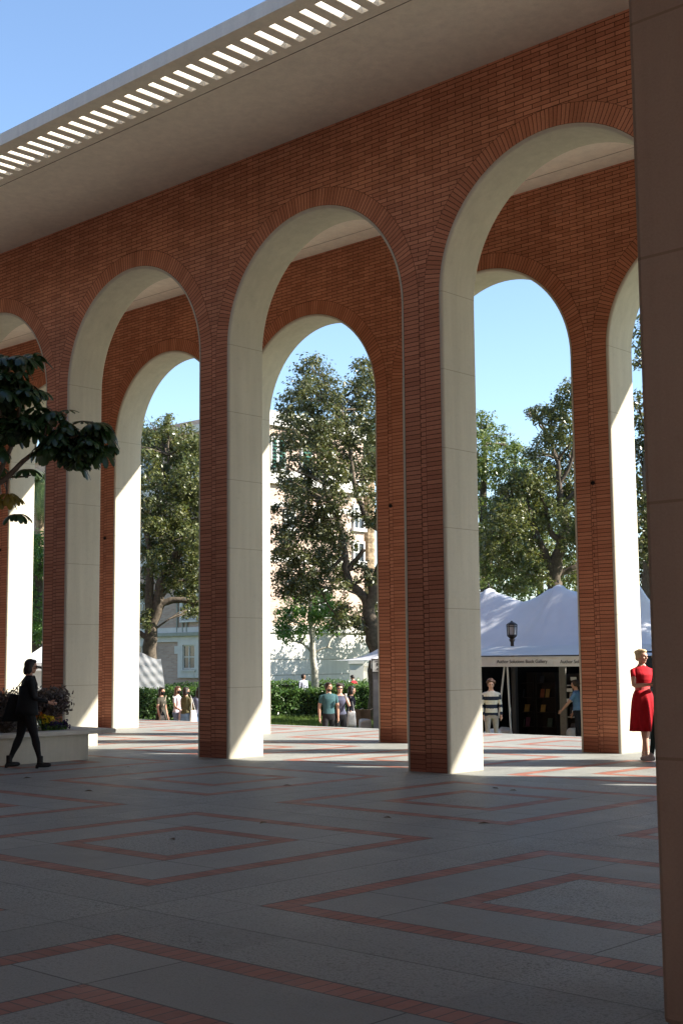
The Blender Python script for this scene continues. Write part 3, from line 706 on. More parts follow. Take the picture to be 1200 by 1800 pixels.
def winA(xc, w, z0, z1, arch=False, surround=False, slat=False):
    """window on the shaded face"""
    f = MB(); fw = .13
    if surround:
        f.box(xc-w/2-.42, xc-w/2, YB-.12, YB-.003, z0-.5, z1+.25); f.box(xc+w/2, xc+w/2+.42, YB-.12, YB-.003, z0-.5, z1+.25)
        f.box(xc-w/2, xc+w/2, YB-.12, YB-.003, z1, z1+.25); f.box(xc-w/2, xc+w/2, YB-.14, YB-.003, z0-.5, z0-.02)
        for s in (-1, 1): f.box(xc+s*(w/2+.57)-.149, xc+s*(w/2+.57)+.149, YB-.118, YB-.004, z1-.5, z1-.05)
    if arch:
        n = 14; ro, ri = w/2+.2, w/2
        for i in range(n):
            a, b = PI*i/n, PI*(i+1)/n
            q = [(xc+r*math.cos(t), z1+r*math.sin(t)) for r, t in ((ri, a), (ro, a), (ro, b), (ri, b))]
            f.loft([[(x, YB-.1, z) for x, z in q], [(x, YB-.003, z) for x, z in q]])
        for s in (-1, 1): f.box(xc+s*(w/2+.1)-.1, xc+s*(w/2+.1)+.1, YB-.1, YB-.003, z0, z1)
    for i in range(3): x = xc-w/2+.03+(w-.06)*i/2; f.box(x-.035, x+.035, YB-.055, YB-.003, z0, z1+(w/2-.1 if arch and i == 1 else 0))
    for z in (z0+.035, (z0+z1)/2, z1-.035): f.box(xc-w/2+.07, xc+w/2-.07, YB-.05, YB-.003, z-.03, z+.03)
    f.box(xc-w/2-.1, xc+w/2+.1, YB-.2, YB-.003, z0-.14, z0-.03)
    fr = hp(f).build('window', M_WFRAME if not surround else M_TRIM, hall)
    g = MB()
    if arch:
        n = 14; pts = [(xc-w/2, z0), (xc+w/2, z0)]+[(xc+w/2*math.cos(PI*i/n), z1+w/2*math.sin(PI*i/n)) for i in range(n+1)]
        g.poly([(x, YB-.02, z) for x, z in pts])
    else: g.poly([(xc-w/2, YB-.02, z0), (xc+w/2, YB-.02, z0), (xc+w/2, YB-.02, z1), (xc-w/2, YB-.02, z1)])
    hp(g).build('pane', M_GLASS, fr)
xq = float(onY(334, 1150, YB)[0]); xa = float(onY(252, 1050, YB)[0]); step = xq-xa
for i in range(-4, 2):
    xc = xq+i*step
    if xc > XB-2: continue
    winA(xc, 1.05, zA(1176), zA(1134), surround=True)
    winA(xc, 1.25, zA(1090), zA(1056), arch=True)
    winA(xc, 1.5, zA(965), zA(920)); winA(xc, 1.5, zA(840), zA(790))
mb = MB()
for px in (313, 323, 330): x = float(onY(px, 1080, YB)[0]); mb.tube([(x, YB-.07, zA(1111)), (x, YB-.07, zA(1040))], .05, 6)
hp(mb).build('drain_pipe', M_LEDGE, hall)
def winB(p0, p1, y0, y1, louv=False):
    a, b = float(onX(p0, y0, XB)[1]), float(onX(p1, y0, XB)[1]); z0, z1 = zB(y0, p0), zB(y1, p0)
    f = MB(); t = .1
    f.box(XB+.003, XB+.12, a-t, a, z0, z1); f.box(XB+.003, XB+.12, b, b+t, z0, z1); f.box(XB+.003, XB+.12, a-t, b+t, z1, z1+.16); f.box(XB+.003, XB+.2, a-.2, b+.2, z0-.2, z0)
    if not louv: f.box(XB+.003, XB+.07, (a+b)/2-.04, (a+b)/2+.04, z0, z1); f.box(XB+.003, XB+.06, a, b, (z0+z1)/2-.04, (z0+z1)/2+.04)
    fr = hp(f).build('window', M_WFRAME, hall)
    g = MB(); g.poly([(XB+.02, a, z0), (XB+.02, b, z0), (XB+.02, b, z1), (XB+.02, a, z1)]); hp(g).build('pane', M_GLASS, fr)
    if louv:
        g = MB(); nn = 8
        for i in range(nn):
            z = z0+(z1-z0)*(i+.1)/nn; h = (z1-z0)/nn*.8
            g.poly([(XB+.22, a+.02, z), (XB+.22, b-.02, z), (XB+.04, b-.02, z+h), (XB+.04, a+.02, z+h)])
        hp(g).build('louvre', M_SHUT, fr)
winB(476.5, 484, 822, 772, True); winB(488.5, 498.5, 824, 772, True); winB(530, 545, 824, 772, True)
winB(621, 637, 928, 892); winB(621, 637, 986, 955); winB(560, 576, 928, 892); winB(560, 576, 1080, 1040); winB(500, 516, 928, 900)
mb = MB(); mb.box(XW+.3, XB-.6, YB+.6, YE-.3, ztop, ztop+.12); hp(mb).build('roof', M_LEDGE, hall)
# low wall with a stone end block and a brick panel
lw = empty('low_wall', tuple(np.array([*at(632, 1190, 72)[:2], GZ])), 'low cream stone wall block with a brick panel, left of the sign tent', 'wall')
def lf(c): 
    u = np.array([RT[0], RT[1], 0]); u /= np.linalg.norm(u); v = np.array([-u[1], u[0], 0])
    return lambda q: tuple(u*q[0]+v*q[1]+np.array([0, 0, q[2]]))
xf = lf(0); mb = MB(); mb.box(-.55, .2, -.4, 1.2, 0, 2.12, xf=xf); mb.box(-.62, .27, -.47, 1.27, 2.121, 2.26, xf=xf); mb.build('end_block', M_TRIM, lw)
mb = MB(); mb.box(.2, 3.6, 0, .5, 0, 1.98, xf=xf); mb.box(.271, 3.6, -.06, .56, 1.981, 2.14, xf=xf); w1 = mb.build('wall_run', M_TRIM, lw)
mb = MB(); mb.box(.55, 2.6, -.02, -.002, .55, 1.75, xf=xf); mb.build('brick_panel', M_HBRICK, lw)

# ------------------------------------------------------------------ tents
def tentmat(name, col, tr=.25):
    g = G(name); p = g.pos(); n = g.noise(p, 1.2, 5); k = g.ramp(n, .3, .7, .95, 1.03)
    c = g.mix(1., (*col, 1), g.vec(k, k, k), 'MULTIPLY')
    b = g.n('BsdfPrincipled'); g.put(b.inputs['Base Color'], c); b.inputs['Roughness'].default_value = .38; b.inputs['Specular IOR Level'].default_value = .4
    wv = g.noise(g.vec(g.mt('MULTIPLY', g.xyz(p)[0], 1.), g.mt('MULTIPLY', g.xyz(p)[1], 1.), g.mt('MULTIPLY', g.xyz(p)[2], .4)), 3., 5)
    g.put(b.inputs['Normal'], g.bump(wv, .18, .06))
    t = g.n('BsdfTranslucent'); g.put(t.inputs[0], c); m = g.n('MixShader'); m.inputs[0].default_value = tr
    g.t.links.new(b.outputs[0], m.inputs[1]); g.t.links.new(t.outputs[0], m.inputs[2]); g.t.links.new(m.outputs[0], g.out.inputs[0]); return g.m
M_TENT = tentmat('tent_vinyl', (.70, .71, .74), .12); M_CANVAS = tentmat('white_canvas', (.68, .68, .68), .2)
M_BLACK = plain('black_fabric', (.012, .012, .013), .9, .1, .2); M_BLACKROD = plain('black_metal', (.02, .02, .022), .5, .4)
M_ALU = plain('tent_pole_paint', (.55, .55, .54), .45, .4, .05); M_GREYCLOTH = plain('grey_cloth', (.17, .17, .18), .9, .1, .15, 3.)
M_INK = plain('black_lettering', (.02, .02, .025), .7)
def text(body, size, origin, ux, uz, parent, mat, name='lettering', nrm=None, bold=0.):
    cu = bpy.data.curves.new('lettering', 'FONT'); cu.body = body; cu.size = size; cu.align_x = 'CENTER'; cu.align_y = 'CENTER'; cu.extrude = .002; cu.offset = bold
    o = bpy.data.objects.new('lettering_tmp', cu); C.objects.link(o)
    dg = bpy.context.evaluated_depsgraph_get(); me = bpy.data.meshes.new_from_object(o.evaluated_get(dg)); bpy.data.objects.remove(o)
    ux = Vector(ux).normalized(); uz = Vector(uz).normalized(); nz = ux.cross(uz)
    me.transform(Matrix((( ux.x, uz.x, nz.x, origin[0]), (ux.y, uz.y, nz.y, origin[1]), (ux.z, uz.z, nz.z, origin[2]), (0,0,0,1))))
    me.materials.clear(); me.materials.append(mat)
    ob = bpy.data.objects.new(name, me); C.objects.link(ob); ob.parent = parent; return ob

YT = 14.0; YL = 15.55
TX0 = float(onY(800, 1163, YT)[0]); TX1 = float(onY(1110, 1163, YT)[0])
bt = empty('book_tent', (TX0, YT, GZ), 'dark fronted book stall tent with a lettered white valance and peaked pale blue roof', 'tent')
b0 = np.array([TX0, YT, GZ])
def rel(mb, o): mb.v = [(x-o[0], y-o[1], z-o[2]) for x, y, z in mb.v]; return mb
zv1, zv0 = 1.665, 1.40
mb = MB()
nseg = 40
mb.loft([[(TX0+(TX1-TX0)*i/nseg, YT+.012*math.sin(i*1.7), z) for i in range(nseg+1)] for z in (zv0, zv1)], cap=False, closed=False)
val = rel(mb, b0).build('valance', M_CANVAS, bt)
for px in (916, 1031, 801):
    q = onY(px, 1163, YT-.02); text('Author Solutions Book Gallery', .13, q-b0, (1, 0, 0), (0, 0, 1), val, M_INK, bold=0.)
mb = MB(); mb.box(TX0, TX1, YT-.03, YT+.0, 1.667, 1.70); rel(mb, b0).build('front_rail', M_BLACKROD, bt)
# low front roof, sagging a little between rafters
mb = MB(); nx, ny = 40, 6; rows = []
for j in range(ny+1):
    t = j/ny; rows.append([(TX0+(TX1-TX0)*i/nx, YT+(YL-YT)*t, 1.702+.26*t-.05*math.sin(PI*t)*(.5+.5*math.cos(2*PI*i/nx*3))) for i in range(nx+1)])
mb.loft(rows, cap=False, closed=False); rel(mb, b0).build('front_roof', M_GREYCLOTH if False else M_CANVAS, bt, smooth=True)
# high peaked roof behind
YA, YZ, YM = 16.35, 21.0, 18.6
pk = [onY(858, 1025, YM), onY(980, 1022, YM)]; xs_pk = [float(pk[0][0])-2.6, float(pk[0][0]), float(pk[1][0]), float(pk[1][0])+2.65]
zpk = float(pk[1][2]); ze = 1.60
def ridge(x):
    if x < xs_pk[0]-0: t = max(0, 1-(xs_pk[0]-x)/2.4); return ze+(zpk-ze)*t**1.6
    if x > xs_pk[-1]: t = max(0, 1-(x-xs_pk[-1])/2.4); return ze+(zpk-ze)*t**1.6
    for a, b in zip(xs_pk, xs_pk[1:]):
        if a <= x <= b:
            t = (x-a)/(b-a); return zpk-.50*(1-abs(2*t-1)**1.35)
mb = MB(); nx, ny = 160, 28; rows = []
xa_, xb_ = xs_pk[0]-2.4, xs_pk[-1]+2.4
for j in range(ny+1):
    y = YA+(YZ-YA)*j/ny; q = 1-abs(y-YM)/((YM-YA) if y < YM else (YZ-YM)); row = []
    for i in range(nx+1):
        x = xa_+(xb_-xa_)*i/nx; z = ze+(ridge(x)-ze)*(max(q, 0)**1.22)
        for xp in xs_pk:
            r = math.hypot(x-xp, y-YM); an = math.atan2(y-YM, x-xp)
            if r < 2.2: z += .034*math.sin(an*15+r*1.3)*math.exp(-((r-.7)/.7)**2)+.006*math.sin(an*41+r*6)*math.exp(-((r-.9)/.8)**2)
        row.append((x, y, z))
    rows.append(row)
mb.loft(rows, cap=False, closed=False); rel(mb, b0).build('peaked_roof', M_TENT, bt, smooth=True)
mb = MB()
for xp in xs_pk: mb.lathe([(.02, -.05), (.03, .0), (.02, .03), (.008, .05)], (xp, YM, zpk), 8)
rel(mb, b0).build('peak_cap', M_BLACKROD, bt)
# black back and side sheets, added to keep the stall interior dark
mb = MB(); mb.box(xa_, xb_, YZ-.3, YZ-.25, GZ, 1.7); mb.box(TX0, TX0+.05, YT+.6, YZ-.3, GZ, 1.66); mb.box(TX1-.05, TX1, YT+.6, YZ-.3, GZ, 1.66); rel(mb, b0).build('interior_dark_sheet', M_BLACK, bt)
mb = MB(); mb.box(TX0+.06, TX1-.06, YT+.9, YZ-.3, GZ+.004, GZ+.03); rel(mb, b0).build('floor_mat', M_GREYCLOTH, bt)
mb = MB(); mb.box(TX0+.05, TX1-.05, YL, YA+.02, 1.74, 1.78); rel(mb, b0).build('gutter_cloth', M_BLACK, bt)
for (pa, pb, D0) in (((886, 1172), (876, 1262), 0), ((891, 1172), (898, 1296), 0)):
    mb = MB(); a = onY(*pa, YT+.12); b = onY(*pb, YT+.12); e = a+(b-a)*((a[2]-GZ)/(a[2]-b[2])) if pb[1] > 1270 else b
    mb.tube([a, e], .026, 8); rel(mb, b0).build('leg', M_ALU, bt)
for px in (903, 1040, 830):
    mb = MB(); a = onY(px, 1172, YT+.3); mb.box(a[0]-.06, a[0]+.06, YT+.25, YT+.37, GZ, 1.66); rel(mb, b0).build('leg', M_BLACKROD, bt)
mb = MB(); a = onY(982, 1200, 15.0)[0]; b = onY(993, 1200, 15.0)[0]; mb.box(a, b, 15., 15.06, GZ, 1.50); rel(mb, b0).build('partition', plain('partition_board', (.17, .16, .14), .8), bt)
mb = MB(); a = onY(852, 1200, 16.5)[0]; b = onY(865, 1200, 16.5)[0]; mb.box(a, b, 16.5, 16.56, GZ, 1.35); rel(mb, b0).build('partition', plain('partition_board_brown', (.12, .085, .07), .8), bt)
# bookcases with books standing face out
M_SHELF = plain('dark_shelf_wood', (.035, .028, .024), .7); M_WSHELF = plain('light_shelf', (.28, .28, .27), .7)
covers = [plain('book_cover', c, .5, .4, .25, 9.) for c in ((.45,.42,.36),(.30,.10,.05),(.10,.14,.22),(.42,.26,.08),(.08,.12,.09),(.5,.5,.5),(.16,.06,.10),(.05,.05,.06))]
def bookcase(px0, px1, Y, label, shelfm, nbooks, top=1.2):
    x0, x1 = float(onY(px0, 1200, Y)[0]), float(onY(px1, 1200, Y)[0])
    t = empty('bookcase', ((x0+x1)/2, Y, GZ), label, 'bookcase', 'bookcases in the book tent'); hw = (x1-x0)/2
    mb = MB(); mb.box(-hw, -hw+.04, -.15, .15, .03, top-GZ); mb.box(hw-.04, hw, -.15, .15, .03, top-GZ); mb.box(-hw+.041, hw-.041, .12, .149, .03, top-GZ); mb.build('frame', M_SHELF, t)
    zs_ = [.35, .78, 1.2, 1.62]
    for z in zs_:
        mb = MB(); mb.box(-hw+.042, hw-.042, -.15, .118, z, z+.03); mb.build('shelf', shelfm, t)
        x = -hw+.12
        while x < hw-.2:
            if rnd.random() < nbooks:
                wd = rnd.uniform(.12, .17); h = rnd.uniform(.19, .27); m2 = MB(); lean = .07
                m2.box(-wd/2, wd/2, 0, .025, 0, h, xf=lambda q: (q[0], q[1]+q[2]*.25, q[2])); o = m2.build('book', rnd.choice(covers))
                o.location = ((x0+x1)/2+x+wd/2, Y-.10, GZ+z+.032)
                tag(o, 'book standing face out on the dim shelves of the book tent', 'book', 'books on the tent shelves')
                x += wd+.06
            else: x += .22
bookcase(842, 884, 17.0, 'dim bookcase behind the boy in the striped sweater', M_SHELF, .6)
bookcase(908, 942, 17.2, 'dark bookcase left of centre inside the book tent, right of the white poles', M_SHELF, .75)
bookcase(945, 980, 17.2, 'dark bookcase left of the grey partition board inside the book tent', M_SHELF, .75)
bookcase(995, 1026, 15.2, 'pale shelved bookcase in front of the man in the blue T-shirt', M_WSHELF, .5)
for (px, py) in ((1007, 1196), (1000, 1216), (1000, 1234), (1010, 1255)):
    q = onY(px, py, 14.98); mb = MB(); mb.box(-.09, .09, 0, .012, 0, .09); o = mb.build('price_card', M_WFRAME); o.location = q; tag(o, 'small white card propped on the pale shelves of the book tent', 'card', 'cards on the pale shelves')

def soft_bag(name, label, cat, px, py, D, dx, dy, dz, mat, group=None, rz=0., seed=0):
    """lumpy rounded box standing on the ground"""
    b = bmesh.new(); bmesh.ops.create_cube(b, size=1.); bmesh.ops.subdivide_edges(b, edges=b.edges, cuts=6, use_grid_fill=True)
    r_ = random.Random(seed)
    for v in b.verts:
        c = v.co; n = Vector((abs(c.x)**5, abs(c.y)**5, abs(c.z)**5)); k = (sum(abs(q*2)**6 for q in c))**(1/6) or 1
        c /= k; c.x *= dx*(1.06-.12*c.z); c.y *= dy*(1.06-.1*c.z); c.z = (c.z+.5)*dz
        c.x += math.sin(c.z*9+c.y*7+seed)*.02; c.y += math.sin(c.x*8+seed)*.02; c.z += (math.sin(c.x*11+c.y*6+seed)*.03 if c.z > dz*.7 else 0)
        c.z = max(c.z, 0)
    me = bpy.data.meshes.new(name); b.to_mesh(me); b.free(); me.materials.append(mat); me.polygons.foreach_set('use_smooth', [True]*len(me.polygons))
    o = bpy.data.objects.new(name, me); C.objects.link(o); q = at(px, py, D); o.location = (q[0], q[1], GZ+.004); o.rotation_euler = (0, 0, rz); return tag(o, label, cat, group)
soft_bag('weight_bag', 'white tent weight behind the legs of the boy in the striped sweater', 'tent weight', 864, 1200, 35.2, .52, .4, .47, M_CANVAS, 'white tent weights', -.7, 1)
soft_bag('weight_bag', 'white tent weight at the feet of the man in the blue T-shirt', 'tent weight', 1004, 1200, 34.6, .30, .34, .50, M_CANVAS, 'white tent weights', -.7, 2)
soft_bag('weight_bag', 'bluish white tent weight beside the slanted white pole of the book tent', 'tent weight', 886, 1200, 35.9, .36, .34, .47, M_CANVAS, 'white tent weights', -.7, 3)
soft_bag('weight_bag', 'white sack lying by the cardboard box behind the couple', 'sack', 641, 1200, 44, .58, .4, .36, M_CANVAS, None, -.75, 4)
M_CARD = plain('cardboard', (.33, .23, .15), .85, .2, .1)
for (px, D, w_, h_, lab) in ((622, 46, .42, .62, 'open brown cardboard box behind the woman with the drink'), (640, 46.2, .36, .60, 'darker cardboard box beside the white sack')):
    q = at(px, 1200, D); bx = empty('cardboard_box', (q[0], q[1], GZ+.003), lab, 'box', rz=-.75)
    mb = MB(); t = .012
    mb.box(-w_/2, w_/2, -.2, -.2+t, 0, h_); mb.box(-w_/2, w_/2, .2-t, .2, 0, h_); mb.box(-w_/2, -w_/2+t, -.2+t, .2-t, 0, h_); mb.box(w_/2-t, w_/2, -.2+t, .2-t, 0, h_); mb.box(-w_/2+t, w_/2-t, -.2+t, .2-t, 0, t); mb.build('box_body', M_CARD, bx)
    for s in (-1, 1):
        mb = MB(); mb.poly([(-w_/2, s*.2, h_), (w_/2, s*.2, h_), (w_/2, s*.32, h_+.05), (-w_/2, s*.32, h_+.05)]); mb.build('flap', M_CARD, bx)

def popup(name, label, px, D, w_, eave_px, peak_px, legs=True, walls=False, rz=None, sign=False, cap=False):
    c = at(px, 1200, D); mpp = D/FPX; ze_ = CAM[2]+(1158-eave_px)*mpp; zp_ = CAM[2]+(1158-peak_px)*mpp
    t = empty(name, (c[0], c[1], GZ), label, 'tent', None, rz if rz is not None else math.atan2(RT[1], RT[0]))
    he, hpk = ze_-GZ, zp_-GZ; h = w_/2; mb = MB(); n = 12; rings = []
    for i in range(n+1):
        q = i/n; s = h*(1-q)+.02; z = he+(hpk-he)*(q**1.35); ring = []
        for sx, sy in ((-1,-1),(1,-1),(1,1),(-1,1)):
            ex, ey = {(-1,-1):(1,-1),(1,-1):(1,1),(1,1):(-1,1),(-1,1):(-1,-1)}[(sx,sy)]
            for k in range(6): u = k/6; ring.append((s*(sx+(ex-sx)*u), s*(sy+(ey-sy)*u), z))
        rings.append(ring)
    mb.loft(rings, cap=False); mb.loft([[(x, y, he-.28) for x, y, z in rings[0]], rings[0]], cap=False); mb.build('canopy', M_TENT, t, smooth=False)
    for sx in (-1, 1):
        for sy in (-1, 1): mb = MB(); mb.tube([(sx*(h-.06), sy*(h-.06), 0), (sx*(h-.06), sy*(h-.06), he)], .025, 6); mb.build('leg', M_ALU, t)
    if walls:
        mb = MB(); mb.box(-h+.1, h-.1, -h+.09, -h+.1, 0, he-.02); mb.box(-h+.1, -h+.11, -h+.1, h-.1, 0, he-.02); mb.build('side_wall', M_CANVAS, t)
    if cap:
        mb = MB(); mb.lathe([(.10, -.12), (.09, .05), (.02, .2)], (0, 0, hpk), 8); mb.build('peak_cap', M_BLACKROD, t)
    return t, he, h
# tent with the festival sign, its left post wrapped in grey cloth
st, he, h = popup('sign_tent', 'white topped booth with a black framed festival sign, half behind a brick pier', 688, 36.5, 1.08, 1158, 1138)
mb = MB(); 
for k in range(2): mb.box(-h-.0, -h+.17, -h-.02+k*.0, -h+.15, 0, he-.27) if k == 0 else None
mb.build('post_wrap', M_GREYCLOTH, st, bevel=.02)
mb = MB(); mb.box(-h, h, -h-.05, -h-.03, he-.36, he-.03); sg = mb.build('sign', M_WFRAME, st)
mb = MB(); mb.box(-h-.025, h+.025, -h-.06, -h-.029, he-.385, he-.361); mb.box(-h-.025, h+.025, -h-.06, -h-.029, he-.029, he-.004); mb.box(-h-.025, -h-.001, -h-.06, -h-.029, he-.36, he-.03); mb.box(h+.001, h+.025, -h-.06, -h-.029, he-.36, he-.03); mb.build('sign_frame', M_BLACKROD, sg)
for s_, sz, dz in (('FESTIVAL', .125, -.17), ('of BOOKS', .115, -.285)):
    cu = text(s_, sz, (-h+.36, -h-.054, he+dz), (1, 0, 0), (0, 0, 1), sg, M_INK, bold=.004)
mb = MB(); mb.box(-h+.08, -h+.5, -h-.056, -h-.051, he-.085, he-.07); mb.build('sign_line', M_INK, sg)
popup('white_tent', 'white peaked tent glimpsed between the two leftmost piers, behind the walking woman', 100, 47, 2.6, 1160, 1112, walls=True)
popup('white_tent', 'pale blue peaked tent top above the woman in red, beside the tan pillar', 1146, 40, 3.2, 1152, 1094, walls=True, cap=True)
# dark fabric flag hanging at the left tent
q = at(66, 1172, 44.2); mb = MB(); n = 10
u = np.array([RT[0], RT[1], 0]); rows = [[tuple(u*(i/n-.5)*.46+np.array([0, .03*math.sin(i*1.1), zz-(.10*abs(i/n-.2) if zz > 0 else .12*abs(i/n-.6))])) for i in range(n+1)] for zz in (.07, -.06)]
mb.loft(rows, cap=False, closed=False); o = mb.build('fabric_flag', M_BLACK); o.location = q; md = o.modifiers.new('thick', 'SOLIDIFY'); md.thickness = .01; tag(o, 'small black fabric banner hanging in front of the leftmost white tent', 'banner')
# white sheet hung like a wall behind the hedge on the left
D = 54.6; c0 = np.array([*at(255, 1180, D)[:2], GZ]); sh = empty('cloth_sheet', c0, 'sagging white cloth sheet hung at the foot of the olive green tree', 'cloth sheet')
mb = MB(); nx, ny = 36, 20; rows = []
for j in range(ny+1):
    t = j/ny; row = []
    for i in range(nx+1):
        s = i/nx; pxx = 205+(283-205)*s+8*t*s; py = (1141+16*s+3*math.sin(s*9))*(1-t)+1214*t
        q = np.array(at(pxx, py, D+.03*math.sin(s*5+t*3)+.006*math.sin(s*31-t*17)+.008*math.sin(t*23+s*9)-.2*t)); row.append(q-c0)
    rows.append(row)
mb.loft(rows, cap=False, closed=False); mb.build('sheet', M_CANVAS, sh, smooth=True)
for px in (206, 281): mb = MB(); a = np.array(at(px, 1146+(px-206)/75*14, D+.2))-c0; mb.tube([(a[0], a[1], 0), a], .02, 6); mb.build('pole', M_ALU, sh)

# ------------------------------------------------------------------ street lamp
M_BRONZE = plain('dark_bronze', (.028, .021, .018), .45, .5, .2, 20., metal=.3); M_LGLASS = plain('lamp_glass', (.30, .31, .32), .2, .6, .05)
q = onY(900, 1150, 15.95); lamp = empty('street_lamp', (q[0], q[1], GZ), 'dark bronze lantern street lamp rising in front of the pale tent roof', 'street lamp')
zt = float(onY(900, 1091, 15.95)[2])-GZ; zc = float(onY(900, 1123, 15.95)[2])-GZ
mb = MB(); mb.lathe([(.14, 0), (.14, .25), (.09, .4), (.06, .55), (.055, zc-.45), (.075, zc-.40), (.05, zc-.3), (.05, zc-.1), (.09, zc-.02), (.06, zc)], n=12); mb.build('post', M_BRONZE, lamp, smooth=True)
hh = zt-zc; r6 = lambda r, z, n=6: [(r*math.cos(2*PI*(j+.5)/n), r*math.sin(2*PI*(j+.5)/n), z) for j in range(n)]
mb = MB(); mb.loft([r6(.05, zc-.005), r6(.13, zc+.07), r6(.145, zc+.1), r6(.13, zc+.12)]); mb.loft([r6(.15, zc+.76*hh), r6(.16, zc+.79*hh), r6(.10, zc+.88*hh), r6(.045, zc+.93*hh), r6(.03, zc+.96*hh), r6(.012, zt)])
for j in range(6):
    a = 2*PI*(j+.5)/6; mb.tube([(.132*math.cos(a), .132*math.sin(a), zc+.11), (.147*math.cos(a), .147*math.sin(a), zc+.77*hh)], .013, 5)
for j in range(6):
    a = 2*PI*(j+.5)/6; b = 2*PI*(j+1.5)/6; mb.tube([(.146*math.cos(a), .146*math.sin(a), zc+.68*hh), (.146*math.cos(b), .146*math.sin(b), zc+.68*hh)], .009, 4)
ln = mb.build('lantern', M_BRONZE, lamp)
mb = MB(); mb.loft([r6(.115, zc+.122), r6(.13, zc+.755*hh)], cap=False); mb.build('glass', M_LGLASS, ln)

# ------------------------------------------------------------------ planter, umbrella tree and shrubs
pl = empty('planter', (-5.85, -1.48, 0), 'long cream concrete planter with an overhanging seat slab, left of the leftmost brick pier', 'planter')
po = np.array([-5.85, -1.48, 0]); px0_, py0_ = -8.55, -11.5
M_PLANT = stucco('planter_plaster', (.56, .52, .43), zmax=-1); M_SLAB = plain('planter_slab', (.50, .47, .41), .7, .3, .1, 3.); M_SOIL = plain('soil', (.035, .026, .02), .95, .1, .3, 9.)
mb = MB(); t = .25
mb.box(-5.85-t, -5.85, py0_, -1.48, 0, .425); mb.box(px0_, px0_+t, py0_, -1.48, 0, .425); mb.box(px0_+t, -5.85-t, -1.48-t, -1.48, 0, .425); rel(mb, po).build('planter_wall', M_PLANT, pl)
mb = MB(); mb.box(-6.12, -5.72, py0_-.2, -1.0, .427, .50); mb.box(px0_-.15, px0_+.45, py0_-.2, -1.0, .427, .50); mb.box(px0_+.451, -6.121, -1.6, -1.0, .427, .50); rel(mb, po).build('seat_slab', M_SLAB, pl, bevel=.012)
mb = MB(); mb.box(px0_+t+.01, -5.85-t-.01, py0_, -1.605, .2, .455); rel(mb, po).build('soil', M_SOIL, pl)

def umbel(c, r, n, L, axis, V, F, droop):
    """umbrella plant leaf: n leaflets round a stalk end"""
    axis = axis/np.linalg.norm(axis); a = np.cross(axis, [0, 0, 1.]); a = a/np.linalg.norm(a) if np.linalg.norm(a) > .1 else np.array([1., 0, 0]); b = np.cross(axis, a)
    for i in range(n):
        t = 2*PI*i/n+rnd.random()*.25; d = a*math.cos(t)+b*math.sin(t); l = L*rnd.uniform(.75, 1.1); w_ = l*.20
        d0 = d*.8+axis*.25; p0 = c; side = np.cross(d, axis); k0 = len(V); seg = 5
        p = np.array(c)+d0*.05; ang = rnd.uniform(.0, .25)
        for s_ in range(seg+1):
            q = s_/seg; wd = w_*(.12+.88*math.sin(PI*min(.93, .06+.87*q**1.35))**.8)
            dirv = d*math.cos(ang)+np.array([0, 0, -1.])*math.sin(ang); nrm = np.cross(side, dirv)
            V.append(p+side*wd-nrm*.0+np.array([0, 0, -wd*.25])); V.append(p+nrm*.004); V.append(p-side*wd+np.array([0, 0, -wd*.25]))
            p = p+dirv*l/seg; ang += droop/seg
        for s_ in range(seg):
            k = k0+3*s_; F.append((k, k+1, k+4, k+3)); F.append((k+1, k+2, k+5, k+4))
TD = 20.3
ut_b = np.array([-7.3, -4.9, .455]); ut = empty('umbrella_tree', ut_b, 'dark drooping umbrella tree branch reaching in from the left edge above the planter', 'tree')
mb = MB()
P_ = lambda x, y, d=0: np.array(at(x, y, TD+d))-ut_b
limb(mb, [(0,0,-.02), (.05,.0,1.2), (.1,-.05,2.4), P_(-60,905)], .10, .07, 9, .01)
limb(mb, [(.1,-.05,2.0), P_(-110,800), P_(-90,690), P_(-60,600)], .09, .04, 8, .01)
limb(mb, [P_(-60,905), P_(-20,862), P_(14,838), P_(40,812), P_(62,796), P_(95,780), P_(140,765)], .055, .02, 8, .005)
limb(mb, [P_(-20,862), P_(5,820), P_(22,780), P_(30,740), P_(40,700)], .045, .018, 8, .005)
limb(mb, [P_(14,838), P_(40,838), P_(55,835)], .02, .01, 6)
limb(mb, [P_(14,842), P_(12,870), P_(8,890)], .02, .01, 6)
limb(mb, [P_(22,780), P_(0,720), P_(20,640)], .03, .015, 6)
limb(mb, [P_(62,796), P_(80,760), P_(82,722), P_(86,715)], .02, .01, 6)
limb(mb, [P_(95,780), P_(130,745), P_(160,742), P_(185,752)], .018, .008, 6)
V1, F1 = [], []; stalks = MB()
sites = []
for (cx, cy, rx, ry, n) in ((15,632,28,10,5),(58,628,16,8,3),(20,664,24,10,5),(10,700,22,24,9),(50,690,20,10,5),(40,735,28,22,9),(12,742,20,24,8),(62,750,12,20,4),(88,722,8,6,2),(100,765,20,12,6),(112,790,28,16,8),(85,790,10,10,3),(140,780,26,16,9),(165,752,14,8,4),(178,752,12,8,4),(150,800,20,12,6),(180,790,8,10,2),(120,752,10,6,2),(-30,700,40,60,16),(-40,800,40,40,8)):
    for _ in range(n): sites.append((cx+rnd.uniform(-rx, rx), cy+rnd.uniform(-ry, ry), rnd.gauss(0, .22)))
mains = [P_(30,740), P_(40,700), P_(20,640), P_(5,800), P_(95,780), P_(140,765), P_(82,722), P_(185,752), P_(160,742), P_(62,796), P_(-60,600), P_(-90,690), P_(-60,905)]
